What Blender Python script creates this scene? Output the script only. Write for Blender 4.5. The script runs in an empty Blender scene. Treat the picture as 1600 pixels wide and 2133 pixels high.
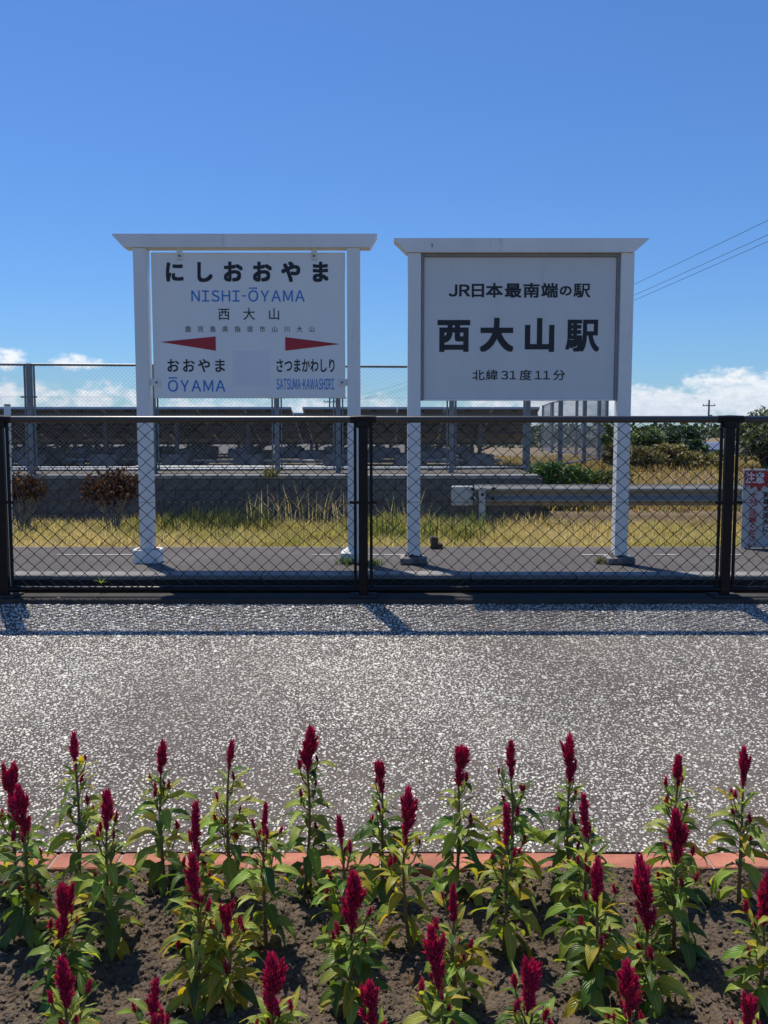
import bpy, math, random
import numpy as np
from mathutils import Vector, Matrix, Euler

R = math.radians
scene = bpy.context.scene
col = scene.collection
rng = random.Random(7)
nrg = np.random.default_rng(11)

# ------------------------------------------------------------------ camera
CAM_Z, PITCH, FPX = 1.385, R(5.06), 1820.0
cam_d = bpy.data.cameras.new('camera')
cam_d.sensor_fit = 'VERTICAL'
cam_d.sensor_height = 24.0
cam_d.lens = FPX / 2133.0 * 24.0
cam_d.clip_start = 0.05
cam_d.clip_end = 6000
cam = bpy.data.objects.new('camera', cam_d)
col.objects.link(cam)
cam.location = (0, 0, CAM_Z)
cam.rotation_euler = (R(90) - PITCH, 0, 0)
scene.camera = cam

# ------------------------------------------------------------------ sun direction, world, exposure
SUN_TO = Vector((-0.205, 0.355, 1.0)).normalized()
SUN_EL = math.asin(SUN_TO.z)
SUN_AZ = math.atan2(SUN_TO.x, SUN_TO.y)

world = bpy.data.worlds.new('World')
scene.world = world
world.use_nodes = True
wt = world.node_tree
wt.nodes.clear()
W = wt.nodes.new
wl = wt.links.new
SKY_STRENGTH = 0.103

def wmath(op, a, b=None, c=None, clamp=False):
    n = W('ShaderNodeMath')
    n.operation = op
    n.use_clamp = clamp
    for i, v in enumerate((a, b, c)):
        if v is None:
            continue
        if isinstance(v, (int, float)):
            n.inputs[i].default_value = v
        else:
            wl(v, n.inputs[i])
    return n.outputs[0]

sky = W('ShaderNodeTexSky')
sky.sky_type = 'NISHITA'
sky.sun_disc = False
sky.sun_elevation = SUN_EL
sky.sun_rotation = SUN_AZ
sky.altitude = 20
sky.air_density = 1.15
sky.dust_density = 0.25
sky.ozone_density = 3.2
tc = W('ShaderNodeTexCoord')
sep = W('ShaderNodeSeparateXYZ')
wl(tc.outputs['Generated'], sep.inputs[0])
el = wmath('MULTIPLY', wmath('ARCSINE', sep.outputs[2]), 180 / math.pi)
az = wmath('MULTIPLY', wmath('ARCTAN2', sep.outputs[0], sep.outputs[1]), 180 / math.pi)
cvec = W('ShaderNodeCombineXYZ')
wl(az, cvec.inputs[0])
wl(wmath('MULTIPLY', el, 1.6), cvec.inputs[1])

def wnoise(scale, detail, rough):
    n = W('ShaderNodeTexNoise')
    n.inputs['Scale'].default_value = scale
    n.inputs['Detail'].default_value = detail
    n.inputs['Roughness'].default_value = rough
    wl(cvec.outputs[0], n.inputs['Vector'])
    return n.outputs['Fac']

# cumulus heaps low over the horizon: (azimuth, elevation, half width, half height, density) in degrees
CLOUDS = [(21.8, 2.3, 3.2, 1.35, 1.0), (17.2, 1.9, 3.4, 1.1, .95), (25.5, 1.6, 3.0, 1.3, .9), (12.0, 1.9, 3.2, 1.1, .75),
          (7.5, 1.5, 3.0, 1.1, .6), (-0.5, 1.7, 2.2, .9, .5), (-6.5, 1.4, 4.0, .9, .5), (-12.0, 1.6, 2.5, .7, .5),
          (-23.3, 4.5, 1.0, .55, .5), (-19.4, 4.5, 1.7, .4, .48), (-18.0, 2.4, 1.5, .8, .66), (-21.0, 2.3, 1.4, .8, .66),
          (-24.2, 2.2, 1.6, 1.0, .75), (-15.6, 1.8, 1.2, .8, .6),
          (33, 2.2, 4, 1.4, .9), (-31, 3, 3.5, 1.5, .8), (45, 2, 6, 1.4, .8), (-42, 2.5, 5, 1.5, .8)]
dens = None
for (a0, e0, ra, re, amp) in CLOUDS:
    dx = wmath('DIVIDE', wmath('SUBTRACT', az, a0), ra)
    dy = wmath('DIVIDE', wmath('SUBTRACT', el, e0), re)
    d = wmath('ADD', wmath('MULTIPLY', dx, dx), wmath('MULTIPLY', dy, dy))
    v = wmath('MULTIPLY', wmath('SUBTRACT', 1.0, wmath('MULTIPLY', d, .55)), amp)
    dens = v if dens is None else wmath('MAXIMUM', dens, v)
n1 = wnoise(.55, 7, .58)
n2 = wnoise(1.6, 6, .6)
dens = wmath('ADD', dens, wmath('ADD', wmath('MULTIPLY', wmath('SUBTRACT', n1, .5), 2.1), wmath('MULTIPLY', wmath('SUBTRACT', n2, .5), .9)))
mr = W('ShaderNodeMapRange')
mr.interpolation_type = 'SMOOTHSTEP'
mr.inputs['From Min'].default_value = .02
mr.inputs['From Max'].default_value = .75
wl(dens, mr.inputs['Value'])
mask = wmath('MULTIPLY', mr.outputs[0], .93)
# soft grey bases, white tops
ccr = W('ShaderNodeMix')
ccr.data_type = 'RGBA'
ccr.inputs['A'].default_value = (6.2, 7.0, 8.2, 1)
ccr.inputs['B'].default_value = (9.3, 9.5, 9.8, 1)
wl(wmath('ADD', wmath('MULTIPLY', wmath('SUBTRACT', el, .8), .28), wmath('MULTIPLY', wmath('SUBTRACT', n2, .5), 1.6), clamp=True), ccr.inputs['Factor'])
mixc = W('ShaderNodeMix')
mixc.data_type = 'RGBA'
wl(mask, mixc.inputs['Factor'])
tint = W('ShaderNodeMix')      # deep clear blue of the day
tint.data_type = 'RGBA'
tint.blend_type = 'MULTIPLY'
tint.inputs['Factor'].default_value = 1
tint.inputs['B'].default_value = (.50, .775, 1.17, 1)
wl(sky.outputs[0], tint.inputs['A'])
wl(tint.outputs['Result'], mixc.inputs['A'])
wl(ccr.outputs['Result'], mixc.inputs['B'])
bg = W('ShaderNodeBackground')
bg.inputs['Strength'].default_value = SKY_STRENGTH
wl(mixc.outputs['Result'], bg.inputs['Color'])
wo = W('ShaderNodeOutputWorld')
wl(bg.outputs[0], wo.inputs['Surface'])

sun_d = bpy.data.lights.new('sun', 'SUN')
sun_d.energy = 5.0
sun_d.angle = R(0.53)
sun_d.color = (1.0, 0.925, 0.79)
sun = bpy.data.objects.new('sun', sun_d)
col.objects.link(sun)
sun.rotation_euler = SUN_TO.to_track_quat('Z', 'Y').to_euler()
sun.location = SUN_TO * 40

vs = scene.view_settings
vs.view_transform = 'Standard'
vs.look = 'None'
vs.gamma = 1.0
vs.exposure = 0.0
vs.use_curve_mapping = False

# ------------------------------------------------------------------ helpers
CP, SP = math.cos(PITCH), math.sin(PITCH)

def P(px, py, Y):
    """world point seen at photo pixel (px,py) that lies at distance Y"""
    u, v = (px - 800.0) / FPX, -(py - 1066.5) / FPX
    d = Vector((u, CP + v * SP, -SP + v * CP))
    return Vector((0, 0, CAM_Z)) + d * (Y / d.y)

def PG(px, py, z):
    """world point seen at pixel on the level z"""
    u, v = (px - 800.0) / FPX, -(py - 1066.5) / FPX
    d = Vector((u, CP + v * SP, -SP + v * CP))
    return Vector((0, 0, CAM_Z)) + d * ((z - CAM_Z) / d.z)

def tag(o, label=None, cat=None, group=None, kind=None):
    if label:
        o['label'] = label
    if cat:
        o['category'] = cat
    if group:
        o['group'] = group
    if kind:
        o['kind'] = kind
    return o

def empty(name, loc=(0, 0, 0), rz=0):
    o = bpy.data.objects.new(name, None)
    o.empty_display_size = .1
    o.location = loc
    o.rotation_euler = (0, 0, rz)
    col.objects.link(o)
    return o

def link(name, me, parent=None, loc=None, rot=None, scale=None):
    o = bpy.data.objects.new(name, me)
    col.objects.link(o)
    if parent is not None:
        o.parent = parent
    if loc is not None:
        o.location = loc
    if rot is not None:
        o.rotation_euler = rot
    if scale is not None:
        o.scale = scale if hasattr(scale, '__len__') else (scale,) * 3
    return o

class MB:
    """collects shapes for one mesh"""
    def __init__(self):
        self.v, self.f, self.sm = [], [], []

    def add(self, vs_, fs_, smooth=False):
        b = len(self.v)
        self.v.extend([tuple(p) for p in vs_])
        self.f.extend([tuple(i + b for i in f) for f in fs_])
        self.sm.extend([smooth] * len(fs_))
        return self

    def box(self, x0, x1, y0, y1, z0, z1, bev=0.0):
        if bev <= 0:
            v = [(x0, y0, z0), (x1, y0, z0), (x1, y1, z0), (x0, y1, z0), (x0, y0, z1), (x1, y0, z1), (x1, y1, z1), (x0, y1, z1)]
            f = [(0, 3, 2, 1), (4, 5, 6, 7), (0, 1, 5, 4), (1, 2, 6, 5), (2, 3, 7, 6), (3, 0, 4, 7)]
            return self.add(v, f)
        b = bev
        v = []
        for (z, s) in ((z0, b), (z0 + b, 0), (z1 - b, 0), (z1, b)):
            for (x, y) in ((x0, y0), (x1, y0), (x1, y1), (x0, y1)):
                sx = 1 if x == x0 else -1
                sy = 1 if y == y0 else -1
                # chamfered corner: two points
                if (sx, sy) in ((1, 1), (-1, -1)):
                    v += [(x + sx * s, y + sy * (s + b), z), (x + sx * (s + b), y + sy * s, z)]
                else:
                    v += [(x + sx * (s + b), y + sy * s, z), (x + sx * s, y + sy * (s + b), z)]
        f = [tuple(reversed(range(8))), tuple(range(24, 32))]
        for k in range(3):
            for i in range(8):
                j = (i + 1) % 8
                f.append((k * 8 + i, k * 8 + j, k * 8 + 8 + j, k * 8 + 8 + i))
        return self.add(v, f)

    def tube(self, pts, rad, n=8, cap=True, smooth=True):
        pts = [Vector(p) for p in pts]
        if not hasattr(rad, '__len__'):
            rad = [rad] * len(pts)
        v, f = [], []
        ref = None
        for i, p in enumerate(pts):
            t = (pts[min(i + 1, len(pts) - 1)] - pts[max(i - 1, 0)])
            t.normalize()
            if ref is None:
                ref = Vector((1, 0, 0)) if abs(t.x) < .8 else Vector((0, 1, 0))
            a = (ref - t * ref.dot(t)).normalized()
            ref = a
            b = t.cross(a)
            for k in range(n):
                an = 2 * math.pi * (k + .5) / n
                v.append(p + (a * math.cos(an) + b * math.sin(an)) * rad[i])
        for i in range(len(pts) - 1):
            for k in range(n):
                m = (k + 1) % n
                f.append((i * n + k, i * n + m, i * n + n + m, i * n + n + k))
        self.add(v, f, smooth)
        if cap:
            self.add(v[:n], [tuple(reversed(range(n)))])
            self.add(v[-n:], [tuple(range(n))])
        return self

    def prism(self, poly, axis, a0, a1):
        """extrude polygon. axis 'y': poly is (x,z); axis 'x': poly is (y,z); axis 'z': poly is (x,y)"""
        n = len(poly)
        def mk(p, a):
            return {'y': (p[0], a, p[1]), 'x': (a, p[0], p[1]), 'z': (p[0], p[1], a)}[axis]
        v = [mk(p, a0) for p in poly] + [mk(p, a1) for p in poly]
        f = [tuple(range(n)), tuple(reversed(range(n, 2 * n)))]
        for i in range(n):
            j = (i + 1) % n
            f.append((i, i + n, j + n, j))
        return self.add(v, f)

    def mesh(self, name, mat):
        me = bpy.data.meshes.new(name)
        me.from_pydata(self.v, [], self.f)
        me.polygons.foreach_set('use_smooth', self.sm)
        if mat is not None:
            me.materials.append(mat)
        me.update()
        import bmesh
        bm = bmesh.new()
        bm.from_mesh(me)
        bmesh.ops.recalc_face_normals(bm, faces=bm.faces)
        bm.to_mesh(me)
        bm.free()
        return me

    def build(self, name, mat, parent=None, loc=None, rot=None):
        return link(name, self.mesh(name, mat), parent, loc, rot)

def np_mesh(name, verts, faces, mat, colors=None, smooth=False):
    """fast mesh from arrays; faces (M,3) or (M,4); colors (N,4) per vertex"""
    me = bpy.data.meshes.new(name)
    verts = np.ascontiguousarray(verts, dtype=np.float32)
    faces = np.ascontiguousarray(faces, dtype=np.int32)
    k = faces.shape[1]
    me.vertices.add(len(verts))
    me.vertices.foreach_set('co', verts.ravel())
    me.loops.add(faces.size)
    me.loops.foreach_set('vertex_index', faces.ravel())
    me.polygons.add(len(faces))
    me.polygons.foreach_set('loop_start', np.arange(0, faces.size, k, dtype=np.int32))
    me.polygons.foreach_set('loop_total', np.full(len(faces), k, dtype=np.int32))
    me.polygons.foreach_set('use_smooth', np.full(len(faces), smooth))
    me.update(calc_edges=True)
    if colors is not None:
        at = me.color_attributes.new('Col', 'FLOAT_COLOR', 'POINT')
        c = np.ones((len(verts), 4), dtype=np.float32)
        c[:, :colors.shape[1]] = colors
        at.data.foreach_set('color', c.ravel())
    me.materials.append(mat)
    return me

# smooth value noise for scattering
_perm = nrg.random((64, 64))
def vnoise(x, y):
    x = np.asarray(x, dtype=float); y = np.asarray(y, dtype=float)
    xi, yi = np.floor(x).astype(int), np.floor(y).astype(int)
    fx, fy = x - xi, y - yi
    fx, fy = fx * fx * (3 - 2 * fx), fy * fy * (3 - 2 * fy)
    g = lambda a, b: _perm[a % 64, b % 64]
    return (g(xi, yi) * (1 - fx) + g(xi + 1, yi) * fx) * (1 - fy) + (g(xi, yi + 1) * (1 - fx) + g(xi + 1, yi + 1) * fx) * fy
def fbm(x, y, o=4):
    s, a, t = 0, .5, 0
    for i in range(o):
        s = s + a * vnoise(x * 2 ** i + 17.3 * i, y * 2 ** i + 5.1 * i); t += a; a *= .5
    return s / t

# ------------------------------------------------------------------ materials
def nt(name):
    m = bpy.data.materials.new(name)
    m.use_nodes = True
    t = m.node_tree
    b = t.nodes['Principled BSDF']
    return m, t, b

def simple(name, c1, c2=None, rough=.6, scale=6.0, detail=6, bump=0.0, bscale=60, metal=0.0, spec=.5, c3=None, s3=1.2, lo=.35, hi=.65, coord='Object', t3=(.55, .7), stretch=None, rvar=0):
    m, t, b = nt(name)
    N, L = t.nodes.new, t.links.new
    b.inputs['Roughness'].default_value = rough
    b.inputs['Metallic'].default_value = metal
    b.inputs['Specular IOR Level'].default_value = spec
    tcn = N('ShaderNodeTexCoord')
    src = tcn.outputs[coord]
    geo = None
    if coord == 'World':
        pass
    if stretch:
        mp = N('ShaderNodeMapping')
        mp.inputs['Scale'].default_value = stretch
        L(src, mp.inputs['Vector'])
        src = mp.outputs[0]
    c2 = c2 or tuple(x * .75 for x in c1)
    no = N('ShaderNodeTexNoise')
    no.inputs['Scale'].default_value = scale
    no.inputs['Detail'].default_value = detail
    no.inputs['Roughness'].default_value = .62
    L(src, no.inputs['Vector'])
    r = N('ShaderNodeMapRange')
    r.inputs['From Min'].default_value = lo
    r.inputs['From Max'].default_value = hi
    L(no.outputs['Fac'], r.inputs['Value'])
    mx = N('ShaderNodeMix')
    mx.data_type = 'RGBA'
    mx.inputs['A'].default_value = (*c1, 1)
    mx.inputs['B'].default_value = (*c2, 1)
    L(r.outputs[0], mx.inputs['Factor'])
    out = mx.outputs['Result']
    if c3:
        n3 = N('ShaderNodeTexNoise')
        n3.inputs['Scale'].default_value = s3
        n3.inputs['Detail'].default_value = 8
        n3.inputs['Roughness'].default_value = .7
        L(src, n3.inputs['Vector'])
        r3 = N('ShaderNodeMapRange')
        r3.inputs['From Min'].default_value = t3[0]
        r3.inputs['From Max'].default_value = t3[1]
        L(n3.outputs['Fac'], r3.inputs['Value'])
        m3 = N('ShaderNodeMix')
        m3.data_type = 'RGBA'
        m3.inputs['B'].default_value = (*c3, 1)
        L(out, m3.inputs['A'])
        L(r3.outputs[0], m3.inputs['Factor'])
        out = m3.outputs['Result']
    if rvar:
        oi = N('ShaderNodeObjectInfo')
        hs = N('ShaderNodeHueSaturation')
        rr = N('ShaderNodeMapRange')
        rr.inputs['To Min'].default_value = 1 - rvar
        rr.inputs['To Max'].default_value = 1 + rvar
        L(oi.outputs['Random'], rr.inputs['Value'])
        L(rr.outputs[0], hs.inputs['Value'])
        L(out, hs.inputs['Color'])
        out = hs.outputs['Color']
    L(out, b.inputs['Base Color'])
    if bump:
        nb = N('ShaderNodeTexNoise')
        nb.inputs['Scale'].default_value = bscale
        nb.inputs['Detail'].default_value = 5
        L(src, nb.inputs['Vector'])
        bp = N('ShaderNodeBump')
        bp.inputs['Strength'].default_value = bump
        bp.inputs['Distance'].default_value = .01
        L(nb.outputs['Fac'], bp.inputs['Height'])
        L(bp.outputs[0], b.inputs['Normal'])
    return m

def attr_mat(name, rough=.6, trans=0.0, spec=.4, bright=1.0, tint=(1, 1, 1)):
    """colour from the mesh's own per-vertex colour, optional translucency"""
    m, t, b = nt(name)
    N, L = t.nodes.new, t.links.new
    a = N('ShaderNodeVertexColor')
    a.layer_name = 'Col'
    b.inputs['Roughness'].default_value = rough
    b.inputs['Specular IOR Level'].default_value = spec
    L(a.outputs['Color'], b.inputs['Base Color'])
    if trans:
        tr = N('ShaderNodeBsdfTranslucent')
        mu = N('ShaderNodeMix')
        mu.data_type = 'RGBA'
        mu.blend_type = 'MULTIPLY'
        mu.inputs['Factor'].default_value = 1
        mu.inputs['B'].default_value = (*tint, 1)
        L(a.outputs['Color'], mu.inputs['A'])
        L(mu.outputs['Result'], tr.inputs['Color'])
        ms = N('ShaderNodeMixShader')
        ms.inputs[0].default_value = trans
        L(b.outputs[0], ms.inputs[1])
        L(tr.outputs[0], ms.inputs[2])
        L(ms.outputs[0], t.nodes['Material Output'].inputs['Surface'])
    return m

M = {}
M['white_paint'] = simple('white_paint', (.86, .86, .83), (.76, .76, .73), .45, 3.0, bump=.05, bscale=35, c3=(.46, .41, .35), s3=7.0, t3=(.60, .80), stretch=(1, 1, .22))
M['board_white'] = simple('board_white', (.87, .87, .84), (.81, .81, .78), .4, 2.2, c3=(.60, .57, .52), s3=5.0, t3=(.60, .85), stretch=(1, 1, .25))
M['board_grey'] = simple('board_grey', (.72, .72, .70), (.65, .65, .64), .4, 2.2, c3=(.50, .48, .46), s3=5.0, t3=(.58, .85), stretch=(1, 1, .25))
M['frame_grey'] = simple('frame_grey', (.30, .30, .30), (.24, .24, .24), .5, 8)
M['sticker'] = simple('sticker', (.80, .80, .84), (.76, .76, .80), .5, 3)
M['ink'] = simple('ink', (.012, .012, .016), (.018, .018, .022), .5, 10)
M['ink_blue'] = simple('ink_blue', (.012, .20, .58), (.015, .21, .60), .5, 10)
M['ink_red'] = simple('ink_red', (.46, .02, .035), (.40, .018, .032), .5, 10)
M['red_print'] = simple('red_print', (.50, .012, .02), (.44, .012, .02), .45, 10)
M['white_print'] = simple('white_print', (.72, .72, .72), (.68, .68, .68), .45, 10)
M['rust'] = simple('rust', (.22, .07, .02), (.12, .045, .02), .9, 25, bump=.4, bscale=120)
M['black_paint'] = simple('black_paint', (.007, .006, .008), (.012, .010, .011), .32, 9, bump=.04, bscale=50, c3=(.025, .019, .016), s3=9, t3=(.66, .8), spec=.2)
M['rail_paint'] = simple('rail_paint', (.010, .009, .011), (.016, .014, .015), .33, 9, bump=.03, bscale=50, spec=.9)
M['mesh_black'] = simple('mesh_black', (.008, .007, .008), (.015, .012, .010), .45, 20, spec=.25)
M['galv'] = simple('galv', (.22, .24, .26), (.17, .185, .20), .45, 12, metal=.35)
M['galv_wire'] = simple('galv_wire', (.30, .31, .32), (.24, .25, .26), .45, 30, metal=.3)
M['concrete'] = simple('concrete', (.34, .335, .32), (.25, .245, .235), .85, 5, bump=.35, bscale=90, c3=(.13, .125, .115), s3=3.5)
M['concrete_dark'] = simple('concrete_dark', (.25, .24, .23), (.16, .155, .15), .9, 4, bump=.35, bscale=80, c3=(.08, .075, .07), s3=2.5)
M['block'] = simple('block', (.185, .175, .165), (.13, .122, .115), .9, 4, bump=.3, bscale=70, c3=(.07, .066, .06), s3=1.6, rvar=.10, t3=(.45, .75), coord='Generated')
M['shade_dark'] = simple('shade_dark', (.035, .032, .03), (.022, .02, .019), .9, 6, bump=.4, bscale=60, c3=(.09, .085, .08), s3=5, t3=(.66, .8))  # near-black base colour: shade of the riser and gap painted in
M['shaded_concrete'] = simple('shaded_concrete', (.05, .046, .042), (.028, .026, .024), .9, 8, bump=.5, bscale=90, c3=(.13, .12, .105), s3=4, t3=(.6, .8))  # sign shadow painted into the dark colour of footing and base plates
M['mortar'] = simple('mortar', (.13, .125, .118), (.09, .086, .08), .95, 8, bump=.3)
M['asphalt'] = simple('asphalt', (.125, .11, .103), (.04, .035, .033), .85, 75, bump=1.0, bscale=110, c3=(.145, .13, .12), s3=1.1, t3=(.5, .8), detail=9)
M['line_paint'] = simple('line_paint', (.55, .55, .53), (.45, .45, .43), .7, 30, bump=.4, bscale=150, c3=(.15, .14, .135), s3=14, t3=(.5, .6))
M['brick'] = simple('brick', (.46, .18, .115), (.36, .125, .085), .85, 14, bump=.5, bscale=110, c3=(.20, .10, .07), s3=11, rvar=.14, t3=(.56, .72))
M['plate_blue'] = simple('plate_blue', (.10, .12, .2), (.08, .10, .17), .6, 4)
M['panel_back'] = simple('panel_back', (.20, .175, .155), (.14, .122, .11), .6, 1.6, rvar=.12, c3=(.09, .08, .075), s3=2)
M['panel_cell'] = simple('panel_cell', (.012, .016, .04), (.015, .02, .05), .12, 3)
M['alu'] = simple('alu', (.52, .54, .56), (.44, .46, .48), .35, 8, metal=.6)
M['steel_dark'] = simple('steel_dark', (.10, .105, .11), (.07, .075, .08), .55, 8, metal=.3)
M['guard'] = simple('guard', (.27, .27, .26), (.20, .20, .195), .75, 5, metal=.1, c3=(.20, .19, .17), s3=3, t3=(.55, .75))
M['guard_white'] = simple('guard_white', (.50, .51, .50), (.42, .43, .42), .5, 5, c3=(.25, .22, .18), s3=4, t3=(.6, .8))
M['bark'] = simple('bark', (.16, .12, .085), (.09, .065, .045), .95, 20, bump=.6, bscale=80)
M['dry_stem'] = simple('dry_stem', (.34, .29, .22), (.22, .18, .13), .9, 20)
M['pole'] = simple('pole', (.20, .19, .18), (.14, .13, .125), .8, 3)
M['wire'] = simple('wire', (.02, .02, .022), (.03, .03, .03), .6, 3)
M['earth'] = simple('earth', (.15, .115, .075), (.10, .08, .05), .95, .8, bump=.4, bscale=12, c3=(.12, .125, .05), s3=.25)
M['dry_field'] = simple('dry_field', (.21, .15, .09), (.15, .11, .06), .95, 1.6, bump=.5, bscale=18, c3=(.13, .14, .05), s3=.35)
M['terrace'] = simple('terrace', (.12, .11, .095), (.08, .073, .062), .95, 1.8, bump=.4, bscale=40, c3=(.15, .14, .12), s3=.6)
M['sea'] = simple('sea', (.03, .09, .16), (.04, .11, .18), .12, .02, bump=.3, bscale=.3)
M['tarp'] = simple('tarp', (.11, .15, .26), (.085, .12, .215), .6, 3, bump=.3, bscale=9)
M['wood_old'] = simple('wood_old', (.085, .06, .045), (.05, .036, .028), .9, 14, bump=.5, bscale=60)
M['leaf_cloud'] = attr_mat('leaf_cloud', .55, .28, .35, tint=(1.2, 1.25, .6))
M['grass'] = attr_mat('grass', .6, .5, .3, tint=(1.35, 1.3, .85))
M['dead_leaf'] = attr_mat('dead_leaf', .75, .25, .2)
M['stone'] = attr_mat('stone', .55, 0, .4)
M['clod'] = simple('clod', (.14, .105, .077), (.085, .063, .046), .95, 30, bump=.7, bscale=180, rvar=.0)
M['cement_plain'] = simple('cement_plain', (.105, .085, .076), (.062, .050, .046), .9, 130, bump=.7, bscale=260, c3=(.15, .135, .12), s3=1.8, t3=(.5, .8))

def cement_mat():
    """dark cement between the chips: fine sand grains of mixed brown and grey, worn paler in patches"""
    m, t, b = nt('cement')
    N, L = t.nodes.new, t.links.new
    b.inputs['Roughness'].default_value = .9
    tcn = N('ShaderNodeTexCoord')
    vo = N('ShaderNodeTexVoronoi'); vo.inputs['Scale'].default_value = 330
    L(tcn.outputs['Object'], vo.inputs['Vector'])
    sp = N('ShaderNodeSeparateColor'); L(vo.outputs['Color'], sp.inputs[0])
    cr = N('ShaderNodeValToRGB')
    e = cr.color_ramp.elements
    e[0].position = 0; e[0].color = (.055, .044, .040, 1)
    e[1].position = 1; e[1].color = (.24, .21, .19, 1)
    x1 = e.new(.45); x1.color = (.07, .057, .051, 1)
    x2 = e.new(.78); x2.color = (.12, .10, .09, 1)
    L(sp.outputs[0], cr.inputs['Fac'])
    n1_ = N('ShaderNodeTexNoise'); n1_.inputs['Scale'].default_value = 1.6; n1_.inputs['Detail'].default_value = 8; n1_.inputs['Roughness'].default_value = .65
    L(tcn.outputs['Object'], n1_.inputs['Vector'])
    r = N('ShaderNodeMapRange'); r.inputs['From Min'].default_value = .45; r.inputs['From Max'].default_value = .75; r.inputs['To Max'].default_value = .4
    L(n1_.outputs['Fac'], r.inputs['Value'])
    mx = N('ShaderNodeMix'); mx.data_type = 'RGBA'; mx.inputs['B'].default_value = (.25, .22, .18, 1)
    L(cr.outputs[0], mx.inputs['A']); L(r.outputs[0], mx.inputs['Factor'])
    L(mx.outputs['Result'], b.inputs['Base Color'])
    bp = N('ShaderNodeBump'); bp.inputs['Strength'].default_value = .6; bp.inputs['Distance'].default_value = .002
    L(sp.outputs[1], bp.inputs['Height']); L(bp.outputs[0], b.inputs['Normal'])
    return m
M['cement'] = cement_mat()

def soil_mat():
    m, t, b = nt('soil')
    N, L = t.nodes.new, t.links.new
    b.inputs['Roughness'].default_value = .95
    b.inputs['Specular IOR Level'].default_value = .2
    tcn = N('ShaderNodeTexCoord')
    n1_ = N('ShaderNodeTexNoise'); n1_.inputs['Scale'].default_value = 14; n1_.inputs['Detail'].default_value = 10; n1_.inputs['Roughness'].default_value = .72
    n2_ = N('ShaderNodeTexVoronoi'); n2_.inputs['Scale'].default_value = 95
    L(tcn.outputs['Object'], n1_.inputs['Vector']); L(tcn.outputs['Object'], n2_.inputs['Vector'])
    cr = N('ShaderNodeValToRGB')
    cr.color_ramp.elements[0].position = .3; cr.color_ramp.elements[0].color = (.065, .047, .034, 1)
    cr.color_ramp.elements[1].position = .72; cr.color_ramp.elements[1].color = (.16, .122, .09, 1)
    L(n1_.outputs['Fac'], cr.inputs['Fac'])
    L(cr.outputs[0], b.inputs['Base Color'])
    ad = N('ShaderNodeMath'); ad.operation = 'ADD'
    L(n1_.outputs['Fac'], ad.inputs[0]); L(n2_.outputs['Distance'], ad.inputs[1])
    bp = N('ShaderNodeBump'); bp.inputs['Strength'].default_value = .9; bp.inputs['Distance'].default_value = .008
    L(ad.outputs[0], bp.inputs['Height']); L(bp.outputs[0], b.inputs['Normal'])
    return m
M['soil'] = soil_mat()

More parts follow.
